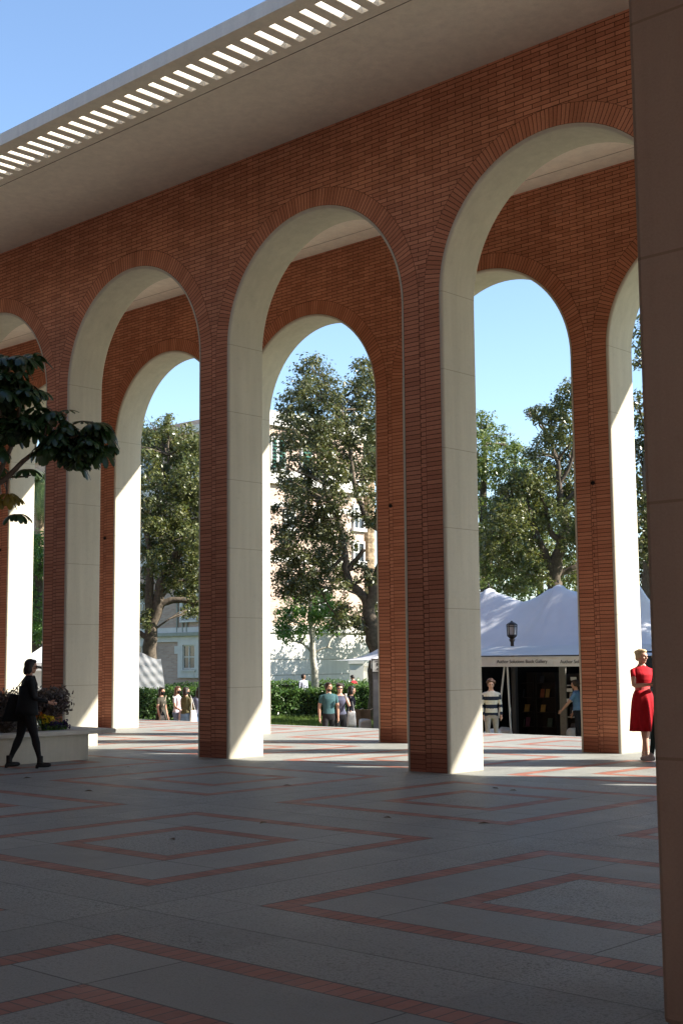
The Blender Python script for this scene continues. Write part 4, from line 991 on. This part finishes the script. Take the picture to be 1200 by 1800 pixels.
for x, y, d in sites:
    c = P_(x, y, d); a = min(mains, key=lambda q: np.linalg.norm(q-c))
    mid = (a+c)/2+np.array([0, 0, .05]); stalks.tube([a, mid, c], [.008, .007, .006], 5)
    ax = np.array([rnd.gauss(0, .35), rnd.gauss(0, .35), 1.])
    umbel(c, .1, rnd.randint(8, 11), rnd.uniform(.24, .33), ax, V1, F1, rnd.uniform(.9, 1.7))
for (x, y, L, dr) in ((146,742,.16,.3),(120,722,.18,.5),(48,826,.27,1.2),(30,905,.27,1.3)): umbel(P_(x, y), .1, 9, L, np.array([.1, -.1, 1.]), V1, F1, dr)
tk = mb.build('trunk', plain('umbrella_bark', (.13, .10, .08), .85, .2, .25, 12., bump=.3), ut, smooth=True); stalks.build('stalks', M_LEAF_DARK, tk)
raw('foliage', V1, F1, M_LEAF_DARK, ut)
V2, F2 = [], []
for (x, y) in ((14,870),(22,876),(4,880)): umbel(P_(x, y, -.1), .1, 8, .25, np.array([.2, -.2, .8]), V2, F2, 1.5)
umbel(P_(-6, 1040), .1, 8, .24, np.array([0., 0, 1.]), V1, F1, 1.5)
raw('yellow_leaves', V2, F2, M_LEAF_YEL, ut)
mb = MB(); mb.tube([P_(8, 850), P_(14, 868)], .008, 5); mb.tube([P_(0, 850), P_(4, 880)], .008, 5)
mb.build('stalks', M_LEAF_DARK, tk)

def shrub(label, c, rx, ry, h, n, lm, leaf=.06, name='shrub'):
    t = empty(name, c, label, 'shrub', 'shrubs in the planter'); mb = MB(); Cn, Nn = [], []
    for k in range(n):
        az = rnd.uniform(0, 2*PI); e = np.array([rx*math.cos(az)*rnd.uniform(.15, 1), ry*math.sin(az)*rnd.uniform(.15, 1), h*rnd.uniform(.55, 1.)])
        m_ = e*np.array([.4, .4, .6]); mb.tube([(0,0,0), m_, e], [.008, .005, .002], 4)
        for j in range(26):
            q = rnd.random()**.6; pnt = m_*(1-q)+e*q if q > .0 else m_; Cn.append(pnt+nrng.normal(size=3)*.05); v = nrng.normal(size=3)+np.array([0, 0, .6]); Nn.append(v/np.linalg.norm(v))
    mb.build('stems', M_BARK, t); V, F = leaves(np.array(Cn), np.array(Nn), leaf, .42); raw('foliage', V, F, lm, t); return t
shrub('purple grey leafy shrub at the right end of the planter', (-6.52, -1.92, .455), .52, .48, .72, 190, M_LEAF_SHRUB, .075)
shrub('purple grey shrub behind the bag of the walking woman', (-6.6, -3.55, .455), .5, .6, .72, 150, M_LEAF_SHRUB, .075)
shrub('dark shrub partly hidden behind the walking woman in black', (-6.6, -2.75, .455), .45, .5, .70, 150, M_LEAF_SHRUB, .075)
shrub('low dark leafy plant filling the planter behind the bag of the walking woman', (-6.35, -2.75, .455), .3, .75, .42, 170, M_LEAF_SHRUB, .08)
M_VIOLET = leafmat('violet_petals', (.03, .02, .07), (.05, .03, .12), .2, .5, .3); M_YELP = leafmat('yellow_petals', (.55, .38, .02), (.7, .5, .03), .3, .5, .3); M_ORP = leafmat('orange_petals', (.45, .13, .03), (.6, .2, .03), .3, .5, .3)
def flowers(label, c, rx, ry, h, pm, n=26):
    t = empty('flower_clump', c, label, 'flowers', 'flowers in the planter'); mb = MB(); st_ = []; Cn, Nn, Ln, Lc = [], [], [], []
    for k in range(n):
        e = np.array([rnd.uniform(-rx, rx), rnd.uniform(-ry, ry), h*rnd.uniform(.6, 1.)]); mb.tube([e*np.array([.7,.7,0]), e], .004, 4)
        for j in range(7): Cn.append(e+nrng.normal(size=3)*.018); v = nrng.normal(size=3)+np.array([0,0,.8]); Nn.append(v/np.linalg.norm(v))
        for j in range(6): Lc.append(e*rnd.uniform(.3, .85)+nrng.normal(size=3)*.03); v = nrng.normal(size=3)+np.array([0,0,.8]); Ln.append(v/np.linalg.norm(v))
    sm = mb.build('stems', M_LEAF_HEDGE, t); V, F = leaves(np.array(Cn), np.array(Nn), .05, .8); raw('petals', V, F, pm, t); V, F = leaves(np.array(Lc), np.array(Ln), .07, .4); raw('leaves', V, F, M_LEAF_HEDGE, t)
flowers('small bright yellow flowers in the planter right of the walking woman', (-6.2, -2.08, .47), .07, .10, .27, M_YELP, 16)
flowers('orange flowers in the planter just behind the walking woman', (-6.22, -2.3, .47), .08, .10, .33, M_ORP, 12)
flowers('low dark violet flowers below the yellow ones in the planter', (-6.2, -1.92, .455), .07, .25, .17, M_VIOLET, 40)

# ------------------------------------------------------------------ people
def skinmat(name, c): return plain(name, c, .55, .3, .06, 30.)
SK_L, SK_M, SK_T = skinmat('fair_skin', (.52, .30, .22)), skinmat('tan_skin', (.42, .23, .16)), skinmat('brown_skin', (.30, .16, .10))
cloth_cache = {}
def cloth(col, r=.85):
    k = tuple(col)+(r,)
    if k not in cloth_cache: cloth_cache[k] = plain('cloth', col, r, .2, .12, 18., bump=.12)
    return cloth_cache[k]
M_EYE = plain('eye', (.02, .015, .012), .3, .5); M_LIP = plain('lip', (.36, .12, .10), .5)
def hairmat(c):
    k = ('h',)+tuple(c)
    if k not in cloth_cache:
        g = G('hair'); p = g.pos(); x, y, z = g.xyz(p); n = g.noise(g.vec(g.mt('MULTIPLY', x, 90.), g.mt('MULTIPLY', y, 90.), g.mt('MULTIPLY', z, 12.)), 1., 4)
        q = g.ramp(n, .3, .7, .6, 1.5); cc = g.mix(1., (*c, 1), g.vec(q, q, q), 'MULTIPLY'); cloth_cache[k] = g.done(cc, .5, g.bump(n, .5, .01), .35)
    return cloth_cache[k]

def remesh(mb, voxel, smooth_it=4):
    me = bpy.data.meshes.new('tmp'); me.from_pydata([tuple(v) for v in mb.v], [], mb.f)
    b = bmesh.new(); b.from_mesh(me); bmesh.ops.recalc_face_normals(b, faces=b.faces); b.to_mesh(me); b.free()
    o = bpy.data.objects.new('tmp', me); C.objects.link(o)
    m = o.modifiers.new('r', 'REMESH'); m.mode = 'VOXEL'; m.voxel_size = voxel; m.adaptivity = 0
    s = o.modifiers.new('s', 'SMOOTH'); s.factor = .5; s.iterations = smooth_it
    dg = bpy.context.evaluated_depsgraph_get(); out = bpy.data.meshes.new_from_object(o.evaluated_get(dg))
    bpy.data.objects.remove(o); bpy.data.meshes.remove(me); return out

def person(label, pos, rz, H=1.72, voxel=.012, skin=SK_L, female=True, top=(.3,.3,.3), bottom=(.05,.05,.07), shoe=(.05,.05,.05), sleeve=.55, leglen=1.95,
           legs=((5,5,0),(-5,5,0)), arms=((0,8,12,.0),(0,8,12,.0)), lean=0., head=(0,0), hair='short', haircol=(.03,.02,.015), hem=.96, neckline=1.435,
           stripes=None, heel=0., mask=False, glasses=False, beard=False, boot=0., belt=None, tights=None, wide=1., group=None, stance=.085, roll=0.):
    """arms: (forward deg, out deg, elbow bend deg, inward amount) for right then left; legs: (hip forward deg, knee bend deg, out deg)"""
    k = H/1.72
    root = empty('person', pos, label, 'person', group, rz)
    mb = MB(); prim = []   # prim: (a, b, ra, rb, tag, t0, t1)
    Rl = Matrix.Rotation(-rad(lean), 3, 'X')
    piv = Vector((0, 0, .93))
    def T(p): return piv+Rl @ (Vector(p)-piv)
    def add(pts, rads, tg, n=10, flat=1., t0=0., t1=1.):
        mb.tube(pts, rads, n, flat=flat); m_ = len(pts)-1
        for i in range(m_): prim.append((Vector(pts[i]), Vector(pts[i+1]), rads[i], rads[i+1], tg, t0+(t1-t0)*i/m_, t0+(t1-t0)*(i+1)/m_))
    # torso
    fw = (.94 if female else 1.06)*wide; hw_ = (1.04 if female else .96)*wide; ww = (.90 if female else 1.05)*wide
    secs = [(.80,.07*hw_,.08),(.86,.13*hw_,.105),(.93,.168*hw_,.118),(1.0,.158*hw_,.112),(1.08,.138*ww,.098),(1.15,.138*ww,.10),(1.24,.152*fw,.112),(1.32,.165*fw,.118),(1.38,.172*fw,.10),(1.425,.15*fw,.082),(1.46,.085*fw,.06),(1.49,.055,.052)]
    n = 20; rings = []
    for z, rx, ry in secs:
        bust = .022 if (female and 1.2 < z < 1.34) else 0
        ring = []
        for j in range(n):
            a = 2*PI*j/n; x, y = math.cos(a), math.sin(a); e = 2.4
            s = (abs(x)**e+abs(y)**e)**(-1/e); ring.append(T((rx*x*s, ry*y*s+(bust if y > .2 else 0)+(-.012 if y < 0 and .86 < z < .97 else 0), z)))
        rings.append(ring)
    mb.loft(rings)
    for (z0, rx, ry), (z1, r2, _) in zip(secs, secs[1:]):
        for sx in (-.5, 0, .5): prim.append((T((rx*sx, 0, z0)), T((r2*sx, 0, z1)), ry*.95, ry*.95, 'torso', z0, z1))
    # neck and head
    hc = T((0, .015, 1.615)); add([T((0, -.005, 1.45)), T((0, .0, 1.50)), hc+Vector((0, -.01, -.03))], [.058, .05 if female else .058, .05], 'neck', 10)
    Rh = Rl @ Matrix.Rotation(rad(head[0]), 3, 'Z') @ Matrix.Rotation(rad(head[1]), 3, 'X')
    hp_ = lambda x, y, z: hc+Rh @ Vector((x, y, z))
    hs = 1.0
    mb.ell(hc+Rh @ Vector((0, -.005, .018)), (.076, .094, .092), 16, 12, R=Rh); mb.ell(hp_(0, .018, -.045), (.056, .068, .066), 14, 10, R=Rh)
    mb.ell(hp_(0, .058, -.088), (.026, .024, .018), 10, 6, R=Rh); mb.ell(hp_(0, .092, -.016), (.013, .020, .024), 10, 6, R=Rh); mb.ell(hp_(0, .085, .022), (.05, .014, .010), 10, 6, R=Rh)
    mb.ell(hp_(0, .080, -.058), (.022, .013, .010), 8, 6, R=Rh)
    for s in (-1, 1): mb.ell(hp_(s*.077, -.008, -.012), (.010, .020, .030), 8, 6, R=Rh); mb.ell(hp_(s*.04, .066, -.02), (.022, .02, .018), 8, 6, R=Rh)
    prim.append((hp_(0, 0, .03), hp_(0, .02, -.05), .09, .07, 'head', 0, 1))
    # legs
    foot_z = []
    feet = []
    for s, (hf, kb, out_) in zip((1, -1), legs):
        hip = T((s*stance, 0, .90)); a = rad(hf); o_ = rad(out_)
        d1 = Vector((s*math.sin(o_), math.sin(a)*math.cos(o_), -math.cos(a)*math.cos(o_))); b_ = a-rad(kb)
        d2 = Vector((s*math.sin(o_)*.6, math.sin(b_)*math.cos(o_), -math.cos(b_)*math.cos(o_)))
        kn = hip+d1*.42; an = kn+d2*.41
        add([hip, hip+d1*.12, hip+d1*.28, kn], [.088*hw_, .088*hw_, .070*wide, .056*wide], 'leg', 12, 1., 0., 1.)
        add([kn, kn+d2*.12, kn+d2*.26, an], [.054*wide, .058*wide, .045, .036], 'leg', 12, 1., 1., 2.)
        feet.append((an, b_, s)); foot_z.append(an.z)
    low = min(foot_z); 
    for (an, b_, s) in feet:
        lift = an.z-low; pit = rad(heel*4.2+(lift*260 if lift > .02 else 0))    # raised heel pitches the foot
        pit = min(pit, 1.0); yaw = -s*.12
        fd = Vector((-math.sin(yaw), math.cos(yaw)*math.cos(pit), -math.sin(pit))); fu = Vector((0, math.sin(pit), math.cos(pit)))
        hl = an-fd*.045-fu*.055; sole = an-fu*.06
        add([an+Vector((0, 0, .02)), an-fu*.03], [.04, .042], 'shoe', 10)
        add([sole-fd*.055, sole-fd*.01, sole+fd*.07, sole+fd*.14, sole+fd*.175], [.030, .040, .042, .036, .022], 'shoe', 10, .72)
        if heel: hz = sole-fd*.045; add([hz, Vector((hz.x, hz.y-.004, hz.z-heel*.98))], [.026 if boot else .013, .026 if boot else .011], 'shoe', 8)
        if boot: add([an-fu*.03, an+Vector((0, 0, boot))], [.05, .05], 'shoe', 10)
    # arms
    hands = []
    for s, (af, ao, eb, inw) in zip((1, -1), arms):
        sh = T((s*.175*fw, -.005, 1.385)); a, o_ = rad(af), rad(ao)
        d1 = Rl @ Vector((s*math.sin(o_), math.sin(a)*math.cos(o_), -math.cos(a)*math.cos(o_))); b_ = a+rad(eb)
        d2 = Rl @ Vector((-s*inw, math.sin(b_), -math.cos(b_))).normalized()
        el = sh+d1*.28; wr = el+d2*.25
        rr = (.88 if female else 1.05)*wide
        add([T((s*.12*fw, -.005, 1.40)), sh, sh+d1*.14, el], [.05*rr, .053*rr, .047*rr, .039*rr], 'arm', 10, 1., -.3, 1.)
        add([el, el+d2*.07, el+d2*.17, wr], [.038*rr, .041*rr, .033*rr, .026*rr], 'arm', 10, 1., 1., 2.)
        # hand: palm, four fingers of different length, thumb
        side = Vector((0, 1, 0))-d2*d2.y; side = side.normalized() if side.length > .2 else Vector((0, 0, 1)); nrm = d2.cross(side).normalized()*s   # palm normal
        pc = wr+d2*.045; add([wr, pc, wr+d2*.088], [.024, .036, .034], 'hand', 10, .48)
        for fi, (off, ln_) in enumerate(((.027, .066), (.009, .075), (-.009, .070), (-.026, .055))):
            f0 = wr+d2*.085+side*off; f1 = f0+d2*ln_*.5-nrm*.008; f2 = f1+(d2*.8-nrm*.6)*ln_*.5
            add([f0, f1, f2], [.0095, .009, .0075], 'hand', 6)
        t0_ = wr+d2*.03+side*.03; add([t0_, t0_+d2*.03+side*.022, t0_+d2*.06+side*.026-nrm*.01], [.012, .011, .009], 'hand', 6); hands.append((pc, d2, side, nrm))
    me = remesh(mb, voxel, 3 if voxel > .009 else 4)
    # materials by nearest limb
    nf = len(me.polygons); co = np.empty(nf*3); me.polygons.foreach_get('center', co); co = co.reshape(-1, 3)
    best = np.full(nf, 1e9); idx = np.zeros(nf, int); tt = np.zeros(nf)
    for i, (a, b, ra, rb_, tg, t0, t1) in enumerate(prim):
        a_, b2 = np.array(a), np.array(b); ab = b2-a_; L2 = max(ab@ab, 1e-9); t = np.clip(((co-a_)@ab)/L2, 0, 1)
        d = np.linalg.norm(co-(a_+t[:, None]*ab), axis=1)-(ra+(rb_-ra)*t); m = d < best; best[m] = d[m]; idx[m] = i; tt[m] = t0+(t1-t0)*t[m]
    tags = np.array([p_[4] for p_ in prim])[idx]
    mats = [skin, cloth(top), cloth(bottom), cloth(shoe, .5), M_EYE, M_LIP]; mi = np.zeros(nf, int)
    tor = tags == 'torso'; mi[tor & (tt >= hem)] = 1; mi[tor & (tt < hem)] = 2; mi[tor & (tt > neckline)] = 0
    mi[(tags == 'arm') & (tt < sleeve*2)] = 1; mi[(tags == 'leg') & (tt < leglen)] = 2; mi[tags == 'shoe'] = 3
    mi[(tags == 'leg') & (co[:, 2] > hem)] = 1
    if tights: mats.append(cloth(tights)); mi[(tags == 'leg') & (tt >= leglen)] = len(mats)-1
    if belt: mats.append(cloth(belt)); mi[tor & (tt > 1.06) & (tt < 1.115)] = len(mats)-1
    if stripes:
        mats.append(cloth(stripes)); w_ = .098
        q = np.where(tor, co[:, 2], np.where(tags == 'arm', 1.385-tt*.27, -9)); st_ = (np.floor((1.335-q)/w_).astype(int) % 2 == 0) & (q < 1.335)
        mi[st_ & (mi == 1)] = len(mats)-1
    hd = (tags == 'head'); Ri = np.array(Rh.transposed()); lc = (co-np.array(hc)) @ Ri.T
    for s in (-1, 1): mi[hd & (np.linalg.norm((lc-np.array([s*.031, .084, .004]))/np.array([1.5, 1.6, .8]), axis=1) < .0125)] = 4
    mi[hd & (np.linalg.norm((lc-np.array([0, .088, -.058]))/np.array([2.1, 2., .8]), axis=1) < .010)] = 5
    if mask: mats.append(cloth((.012, .012, .014))); mi[hd & (lc[:, 1] > .015) & (lc[:, 2] < -.012) & (lc[:, 2] > -.105)] = len(mats)-1
    if beard: mats.append(hairmat(haircol)); mi[hd & (lc[:, 1] > -.01) & (lc[:, 2] < -.045) & ~(mi == 5)] = len(mats)-1
    for m_ in mats: me.materials.append(m_)
    me.polygons.foreach_set('material_index', mi); me.polygons.foreach_set('use_smooth', [True]*nf)
    vz = np.empty(len(me.vertices)*3); me.vertices.foreach_get('co', vz); zmin = vz.reshape(-1, 3)[:, 2].min(); dz = -zmin
    me.transform(Matrix.Translation((0, 0, dz))); me.transform(Matrix.Scale(k, 4)); me.name = 'body'
    ob = bpy.data.objects.new('body', me); C.objects.link(ob); ob.parent = root
    X = lambda p: (Vector(p)+Vector((0, 0, dz)))*k
    # hair
    hm = MB(); e = lambda x, y, z, r: hm.ell(hp_(x, y, z), r, 14, 10, R=Rh)
    e(0, -.020, .030, (.087, .096, .097)); e(0, .035, .088, (.062, .05, .032))
    for s in (-1, 1): e(s*.072, -.02, .0, (.018, .045, .05))
    e(0, -.07, -.03, (.06, .04, .05))
    if hair in ('bob', 'long'):
        for s in (-1, 1): e(s*.078, -.02, -.05, (.022, .05, .075))
        e(0, -.07, -.06, (.075, .045, .085))
    if hair == 'long':
        e(0, -.085, -.15, (.085, .04, .12)); 
        for s in (-1, 1): e(s*.075, -.03, -.13, (.03, .045, .09))
    if hair == 'bun': e(0, -.10, .06, (.042, .042, .04))
    if hair in ('curly', 'wavy'):
        r_ = random.Random(4)
        for _ in range(46 if hair == 'curly' else 26):
            a = r_.uniform(0, 2*PI); b2 = r_.uniform(-.1, 1.4); x, y, z = .092*math.cos(a)*math.cos(b2), .1*math.sin(a)*math.cos(b2)-.012, .05+.09*math.sin(b2)
            if y > .04 and z < .075: continue
            e(x, y, z, tuple([r_.uniform(.018, .032)]*3))
    hme = remesh(hm, .008, 2); hme.transform(Matrix.Translation((0, 0, dz))); hme.transform(Matrix.Scale(k, 4)); hme.materials.append(hairmat(haircol)); hme.polygons.foreach_set('use_smooth', [True]*len(hme.polygons)); hme.name = 'hair'
    ho = bpy.data.objects.new('hair', hme); C.objects.link(ho); ho.parent = root
    if glasses:
        gm = MB()
        for s in (-1, 1):
            gm.ell(X(hp_(s*.034, .096, .006)), (.026*k, .008*k, .020*k), 10, 6, R=Rh); gm.tube([X(hp_(s*.06, .09, .01)), X(hp_(s*.082, .03, .01)), X(hp_(s*.082, -.02, .005))], .004*k, 5)
        gm.tube([X(hp_(-.012, .101, .01)), X(hp_(.012, .101, .01))], .004*k, 5); gm.build('sunglasses', M_BLACKROD, root, smooth=True)
    root['_'] = 0; del root['_']
    return dict(root=root, X=X, T=T, hands=[(X(a), b, c, d) for a, b, c, d in hands], k=k, dz=dz, hp=lambda *q: X(hp_(*q)))
def worldpt(p, local):
    r = p['root']; return Matrix.Translation(r.location) @ Matrix.Rotation(r.rotation_euler.z, 4, 'Z') @ Vector(local)
RIGHT, TOCAM, AWAY, LEFT = rad(-47), rad(-137), rad(43), rad(133)
def skirt(p, rings, col, pleat=.02, npl=9, name='skirt', n=48):
    """rings: (z, rx, ry) in body units from top to hem"""
    mb = MB(); R_ = []
    for i, (z, rx, ry) in enumerate(rings):
        q = i/(len(rings)-1); R_.append([p['X'](p['T']((rx*math.cos(2*PI*j/n)*(1+pleat*q*math.sin(npl*2*PI*j/n)), ry*math.sin(2*PI*j/n)*(1+pleat*q*math.sin(npl*2*PI*j/n+1)), z))) for j in range(n)])
    mb.loft(R_, cap=False); o = mb.build(name, cloth(col), p['root'], smooth=True); md = o.modifiers.new('t', 'SOLIDIFY'); md.thickness = .006; return o
def handbag(name, label, cat, p, local, w_, h_, d_, mat, strap=None, rz=0., gusset=.75):
    wp = worldpt(p, local); o = empty(name, wp, label, cat, None, p['root'].rotation_euler.z+rz); mb = MB(); rings = []
    for i in range(7):
        t = i/6; s = 1-(1-gusset)*t; dd = d_*(math.sin(PI*(.18+.62*(1-t)))*1.05); ring = []
        for j in range(20):
            a = 2*PI*j/20; x, y = math.cos(a), math.sin(a); q = (abs(x)**4+abs(y)**4)**-.25; ring.append((w_/2*s*x*q, dd/2*y*q, -h_*(1-t)))
        rings.append(ring)
    mb.loft(rings); mb.build('bag_body', mat, o, smooth=True)
    if strap:
        mb = MB(); q = [Vector(x) for x in strap]; Mi = (Matrix.Translation(o.location) @ Matrix.Rotation(o.rotation_euler.z, 4, 'Z')).inverted()
        ws = w_*gusset*.42; mp = [Mi @ worldpt(p, x) for x in q]
        mp = mp if mp[0].x < mp[-1].x else mp[::-1]; pts = [(-ws, 0, -.02)]+mp+[(ws, 0, -.02)]; mb.tube(pts, .008, 6, flat=.6); mb.build('strap', mat, o)
    return o
BLK = (.009, .009, .010)
# woman in black walking past the planter
wpos = onZ(46, 1351, 0.); 
wb = person('woman in black blazer, tights and heeled ankle boots walking past the planter', (wpos[0], wpos[1], 0), rad(-24), 1.66, .007, SK_M, True, (.011,.011,.012), (.010,.010,.011), (.014,.013,.013), sleeve=.97, leglen=.35,
            tights=(.012,.011,.012), legs=((16,3,1),(-12,11,1)), arms=((14,6,62,.1),(-12,10,28,.0)), lean=3, head=(-8,-4), hair='bob', haircol=(.016,.011,.011), glasses=True, heel=.055, boot=.085, neckline=1.45, wide=1.14)
skirt(wb, [(1.30,.175,.15),(1.12,.178,.15),(1.02,.19,.16),(.92,.21,.175),(.84,.215,.185)], (.010,.010,.011), .02, 6, 'blazer_skirt')
X = wb['X']; mbz = MB()
for s in (-1, 1): mbz.tube([X(wb['T']((s*.035, .075, 1.47))), X(wb['T']((s*.06, .125, 1.33))), X(wb['T']((s*.03, .135, 1.2)))], [.022, .03, .01], 8, flat=.3)
mbz.build('lapel', cloth((.014,.014,.015)), wb['root'], smooth=True)
mbz = MB()
for f in ((.09, .1), (.09, -.17)):
    pass
handbag('handbag', 'big black slouchy shoulder bag carried by the woman in black', 'bag', wb, (-.21, -.15, 1.14), .40, .42, .2, cloth(BLK), strap=[(-.215, -.08, 1.30), (-.19, -.01, 1.41), (-.20, .05, 1.30)], rz=PI/2-.25, gusset=.42)
hpc = wb['hands'][0]; q = worldpt(wb, hpc[0]+hpc[1]*.05-hpc[3]*.02); mb = MB(); mb.box(-.036, .036, -.004, .004, -.07, .07); ph = mb.build('phone', M_BLACKROD, bevel=.002); ph.location = q; ph.rotation_euler = (rad(35), 0, rad(-24)); tag(ph, 'dark phone held out in front by the woman in black', 'phone')
# woman in red
rp = onZ(1133, 1337, 0.)
wrd = person('blonde woman in a red belted dress and pale heels, arms folded, beside the tan pillar', (rp[0], rp[1], 0), rad(-118), 1.70, .007, SK_L, True, (.38,.010,.018), (.38,.010,.018), (.50,.36,.28), sleeve=.26, leglen=.5,
             legs=((7,4,-7),(-3,8,-3)), arms=((28,14,68,.95),(30,16,75,.95)), lean=-1, head=(22,-4), hair='bun', haircol=(.44,.33,.19), heel=.07, neckline=1.45, belt=(.58,.10,.10), glasses=False)
skirt(wrd, [(1.07,.138,.104),(1.0,.166,.130),(.9,.183,.150),(.75,.196,.164),(.58,.208,.176),(.42,.218,.186)], (.38,.010,.018), .16, 9, 'dress_skirt')
hp2 = onZ(1165, 1341, 0.)
person('person in dark clothes and grey sneakers almost hidden behind the tan pillar', (hp2[0], hp2[1], 0), rad(120), 1.74, .012, SK_L, False, (.012,.02,.022), (.012,.022,.022), (.36,.31,.30), sleeve=.97, legs=((14,4,2),(-4,2,2)), haircol=(.03,.018,.014), hair='short')

def far(label, px, D, rz, H, **kw):
    q = at(px, 1200, D); return person(label, (q[0], q[1], GZ), rz, H, .013, **kw)
# three women and a fourth on the left
a = far('woman in a dark olive dress with a cross-body bag, leftmost of the walking women', 284, 36.6, rad(-75), 1.62, skin=SK_M, top=(.055,.05,.038), bottom=(.035,.035,.034), leglen=.95, sleeve=.3, hair='bob', haircol=(.02,.013,.01), mask=True, legs=((14,6,1),(-12,10,1)), arms=((6,8,10,0),(4,8,14,0)))
skirt(a, [(1.08,.14,.11),(.95,.18,.14),(.8,.20,.16),(.6,.205,.17)], (.04,.038,.032), .03, 7)
handbag('shoulder_bag', 'small beige cross-body bag of the woman in the olive dress', 'bag', a, (.16, .14, .88), .24, .18, .08, cloth((.42,.34,.26)), strap=[(.1, .13, 1.1), (-.10, .10, 1.42), (-.13, -.04, 1.42), (.05, -.14, 1.1)])
b = far('woman in a white T-shirt and pale jeans with a pale pink tote', 312, 37.2, rad(-70), 1.63, skin=SK_L, top=(.55,.50,.56), bottom=(.20,.26,.36), shoe=(.5,.5,.5), sleeve=.3, hair='long', haircol=(.10,.05,.03), mask=True, legs=((10,6,1),(-10,8,1)), arms=((10,8,55,.3),(5,8,30,.2)))
handbag('tote_bag', 'pale pink tote bag held by the woman in the white T-shirt', 'bag', b, (.10, .20, 1.0), .28, .42, .09, cloth((.55,.38,.34)), strap=[(.12, .16, 1.25), (.14, .05, 1.42), (.12, .1, 1.2)])
c = far('woman in an olive top and blue jeans seen from behind, right of the white T-shirt', 327, 36.3, rad(5), 1.62, skin=SK_M, top=(.10,.09,.045), bottom=(.17,.25,.38), shoe=(.4,.4,.4), sleeve=.6, hair='bob', haircol=(.018,.012,.01), mask=True, head=(-35,0), legs=((8,6,1),(-10,8,1)), arms=((8,8,20,0),(12,10,30,.1)))
handbag('tote_bag', 'white tote bag on the right side of the woman in the olive top', 'bag', c, (.24, .05, 1.02), .26, .36, .08, cloth((.62,.60,.56)), strap=[(.20, .03, 1.3), (.17, 0, 1.44), (.2, .06, 1.3)], rz=PI/2)
far('woman in grey blue with long dark hair, half hidden by a brick pier', 350, 36.8, rad(60), 1.62, skin=SK_M, top=(.16,.17,.24), bottom=(.12,.17,.26), sleeve=.3, hair='long', haircol=(.015,.011,.01), legs=((10,6,1),(-10,8,1)))
# couple and companion
far('bearded man in a teal T-shirt and dark trousers walking toward the plaza', 577, 33.6, rad(-128), 1.76, skin=SK_M, female=False, top=(.045,.10,.11), bottom=(.016,.015,.017), sleeve=.33, haircol=(.03,.018,.012), beard=True, head=(40,0), legs=((8,5,2),(-8,6,2)), arms=((2,10,8,0),(0,10,10,0)))
d = far('woman in a slate grey sleeveless top and sunglasses raising a drink to her mouth', 597, 33.8, rad(-132), 1.72, skin=SK_L, top=(.085,.09,.135), bottom=(.015,.015,.018), sleeve=.14, hair='wavy', haircol=(.025,.015,.012), glasses=True, legs=((10,6,1),(-8,6,1)), arms=((2,8,12,.0),(38,14,112,.42)), neckline=1.40)
q = worldpt(d, d['hands'][1][0]+Vector((0, .03, .02))); mb = MB(); mb.lathe([(.026, -.06), (.034, .05), (.036, .055), (.03, .065)], n=12); o = mb.build('cup', cloth((.5,.5,.5)), smooth=True); o.location = q; tag(o, 'pale cup the woman in sunglasses drinks from', 'cup')
e = far('person in navy walking to the right just behind the woman with the drink', 614, 34.8, rad(-40), 1.68, skin=SK_M, top=(.015,.016,.024), bottom=(.045,.055,.11), sleeve=.6, hair='bob', haircol=(.015,.011,.01), legs=((20,4,1),(-16,10,1)), arms=((-4,8,12,0),(4,8,14,0)), lean=4)
handbag('tote_bag', 'white tote bag hanging at the back of the person in navy', 'bag', e, (.20, .02, 1.02), .26, .40, .09, cloth((.60,.58,.56)), strap=[(.19, 0, 1.3), (.17, 0, 1.43), (.19, .04, 1.3)], rz=PI/2)
far('man in a pale grey shirt standing behind the long hedge', 533, 58.5, rad(-100), 1.70, skin=SK_T, female=False, top=(.42,.42,.50), bottom=(.05,.05,.06), haircol=(.02,.014,.012), head=(50,0))
far('person in a red shirt with dark hair bending behind the hedge', 625, 58.5, rad(100), 1.66, skin=SK_L, female=False, top=(.42,.02,.03), bottom=(.05,.05,.06), haircol=(.02,.014,.012), lean=14, head=(10,-10))
# boy and man at the book tent
far('curly haired boy in a navy and white striped sweater and light trousers', 862, 33.3, rad(-140), 1.79, skin=SK_L, female=False, top=(.62,.58,.50), stripes=(.022,.028,.05), bottom=(.36,.32,.30), shoe=(.4,.4,.4), sleeve=.97, hair='curly', haircol=(.09,.045,.025), legs=((6,4,3),(-4,4,3)), arms=((4,9,10,.1),(4,9,14,.0)), hem=.88, neckline=1.455)
far('man in a blue T-shirt reaching down to the pale shelves', 1013, 34.1, rad(110), 1.76, skin=SK_M, female=False, top=(.10,.19,.34), bottom=(.016,.018,.026), sleeve=.36, haircol=(.035,.022,.016), legs=((6,4,2),(-8,4,2)), arms=((14,8,12,.0),(38,6,8,.05)), lean=3)
# fallen leaves on the paving
M_DRY = leafmat('dry_leaf', (.10, .055, .025), (.16, .09, .04), .1, .6, .2)
for k_, (px, py) in enumerate(((901,1390),(850,1448),(303,1476),(463,1447),(505,1381),(225,1348),(156,1391),(48,1368),(680,1438),(870,1386))):
    q = onZ(px, py, 0.); mb = MB(); L = .07
    a0 = rnd.uniform(0, 6.3); Rz = lambda x, y, z: (x*math.cos(a0)-y*math.sin(a0), x*math.sin(a0)+y*math.cos(a0), z)
    mb.poly([Rz(-L, 0, .002), Rz(0, -.025, .015), Rz(L, 0, .004), Rz(0, .0, .006)]); mb.poly([Rz(-L, 0, .002), Rz(0, 0, .006), Rz(L, 0, .004), Rz(0, .025, .018)])
    o = mb.build('fallen_leaf', M_DRY, fix=False); o.location = q; tag(o, 'small dry leaf lying on the shaded paving', 'leaf', 'fallen leaves on the paving')
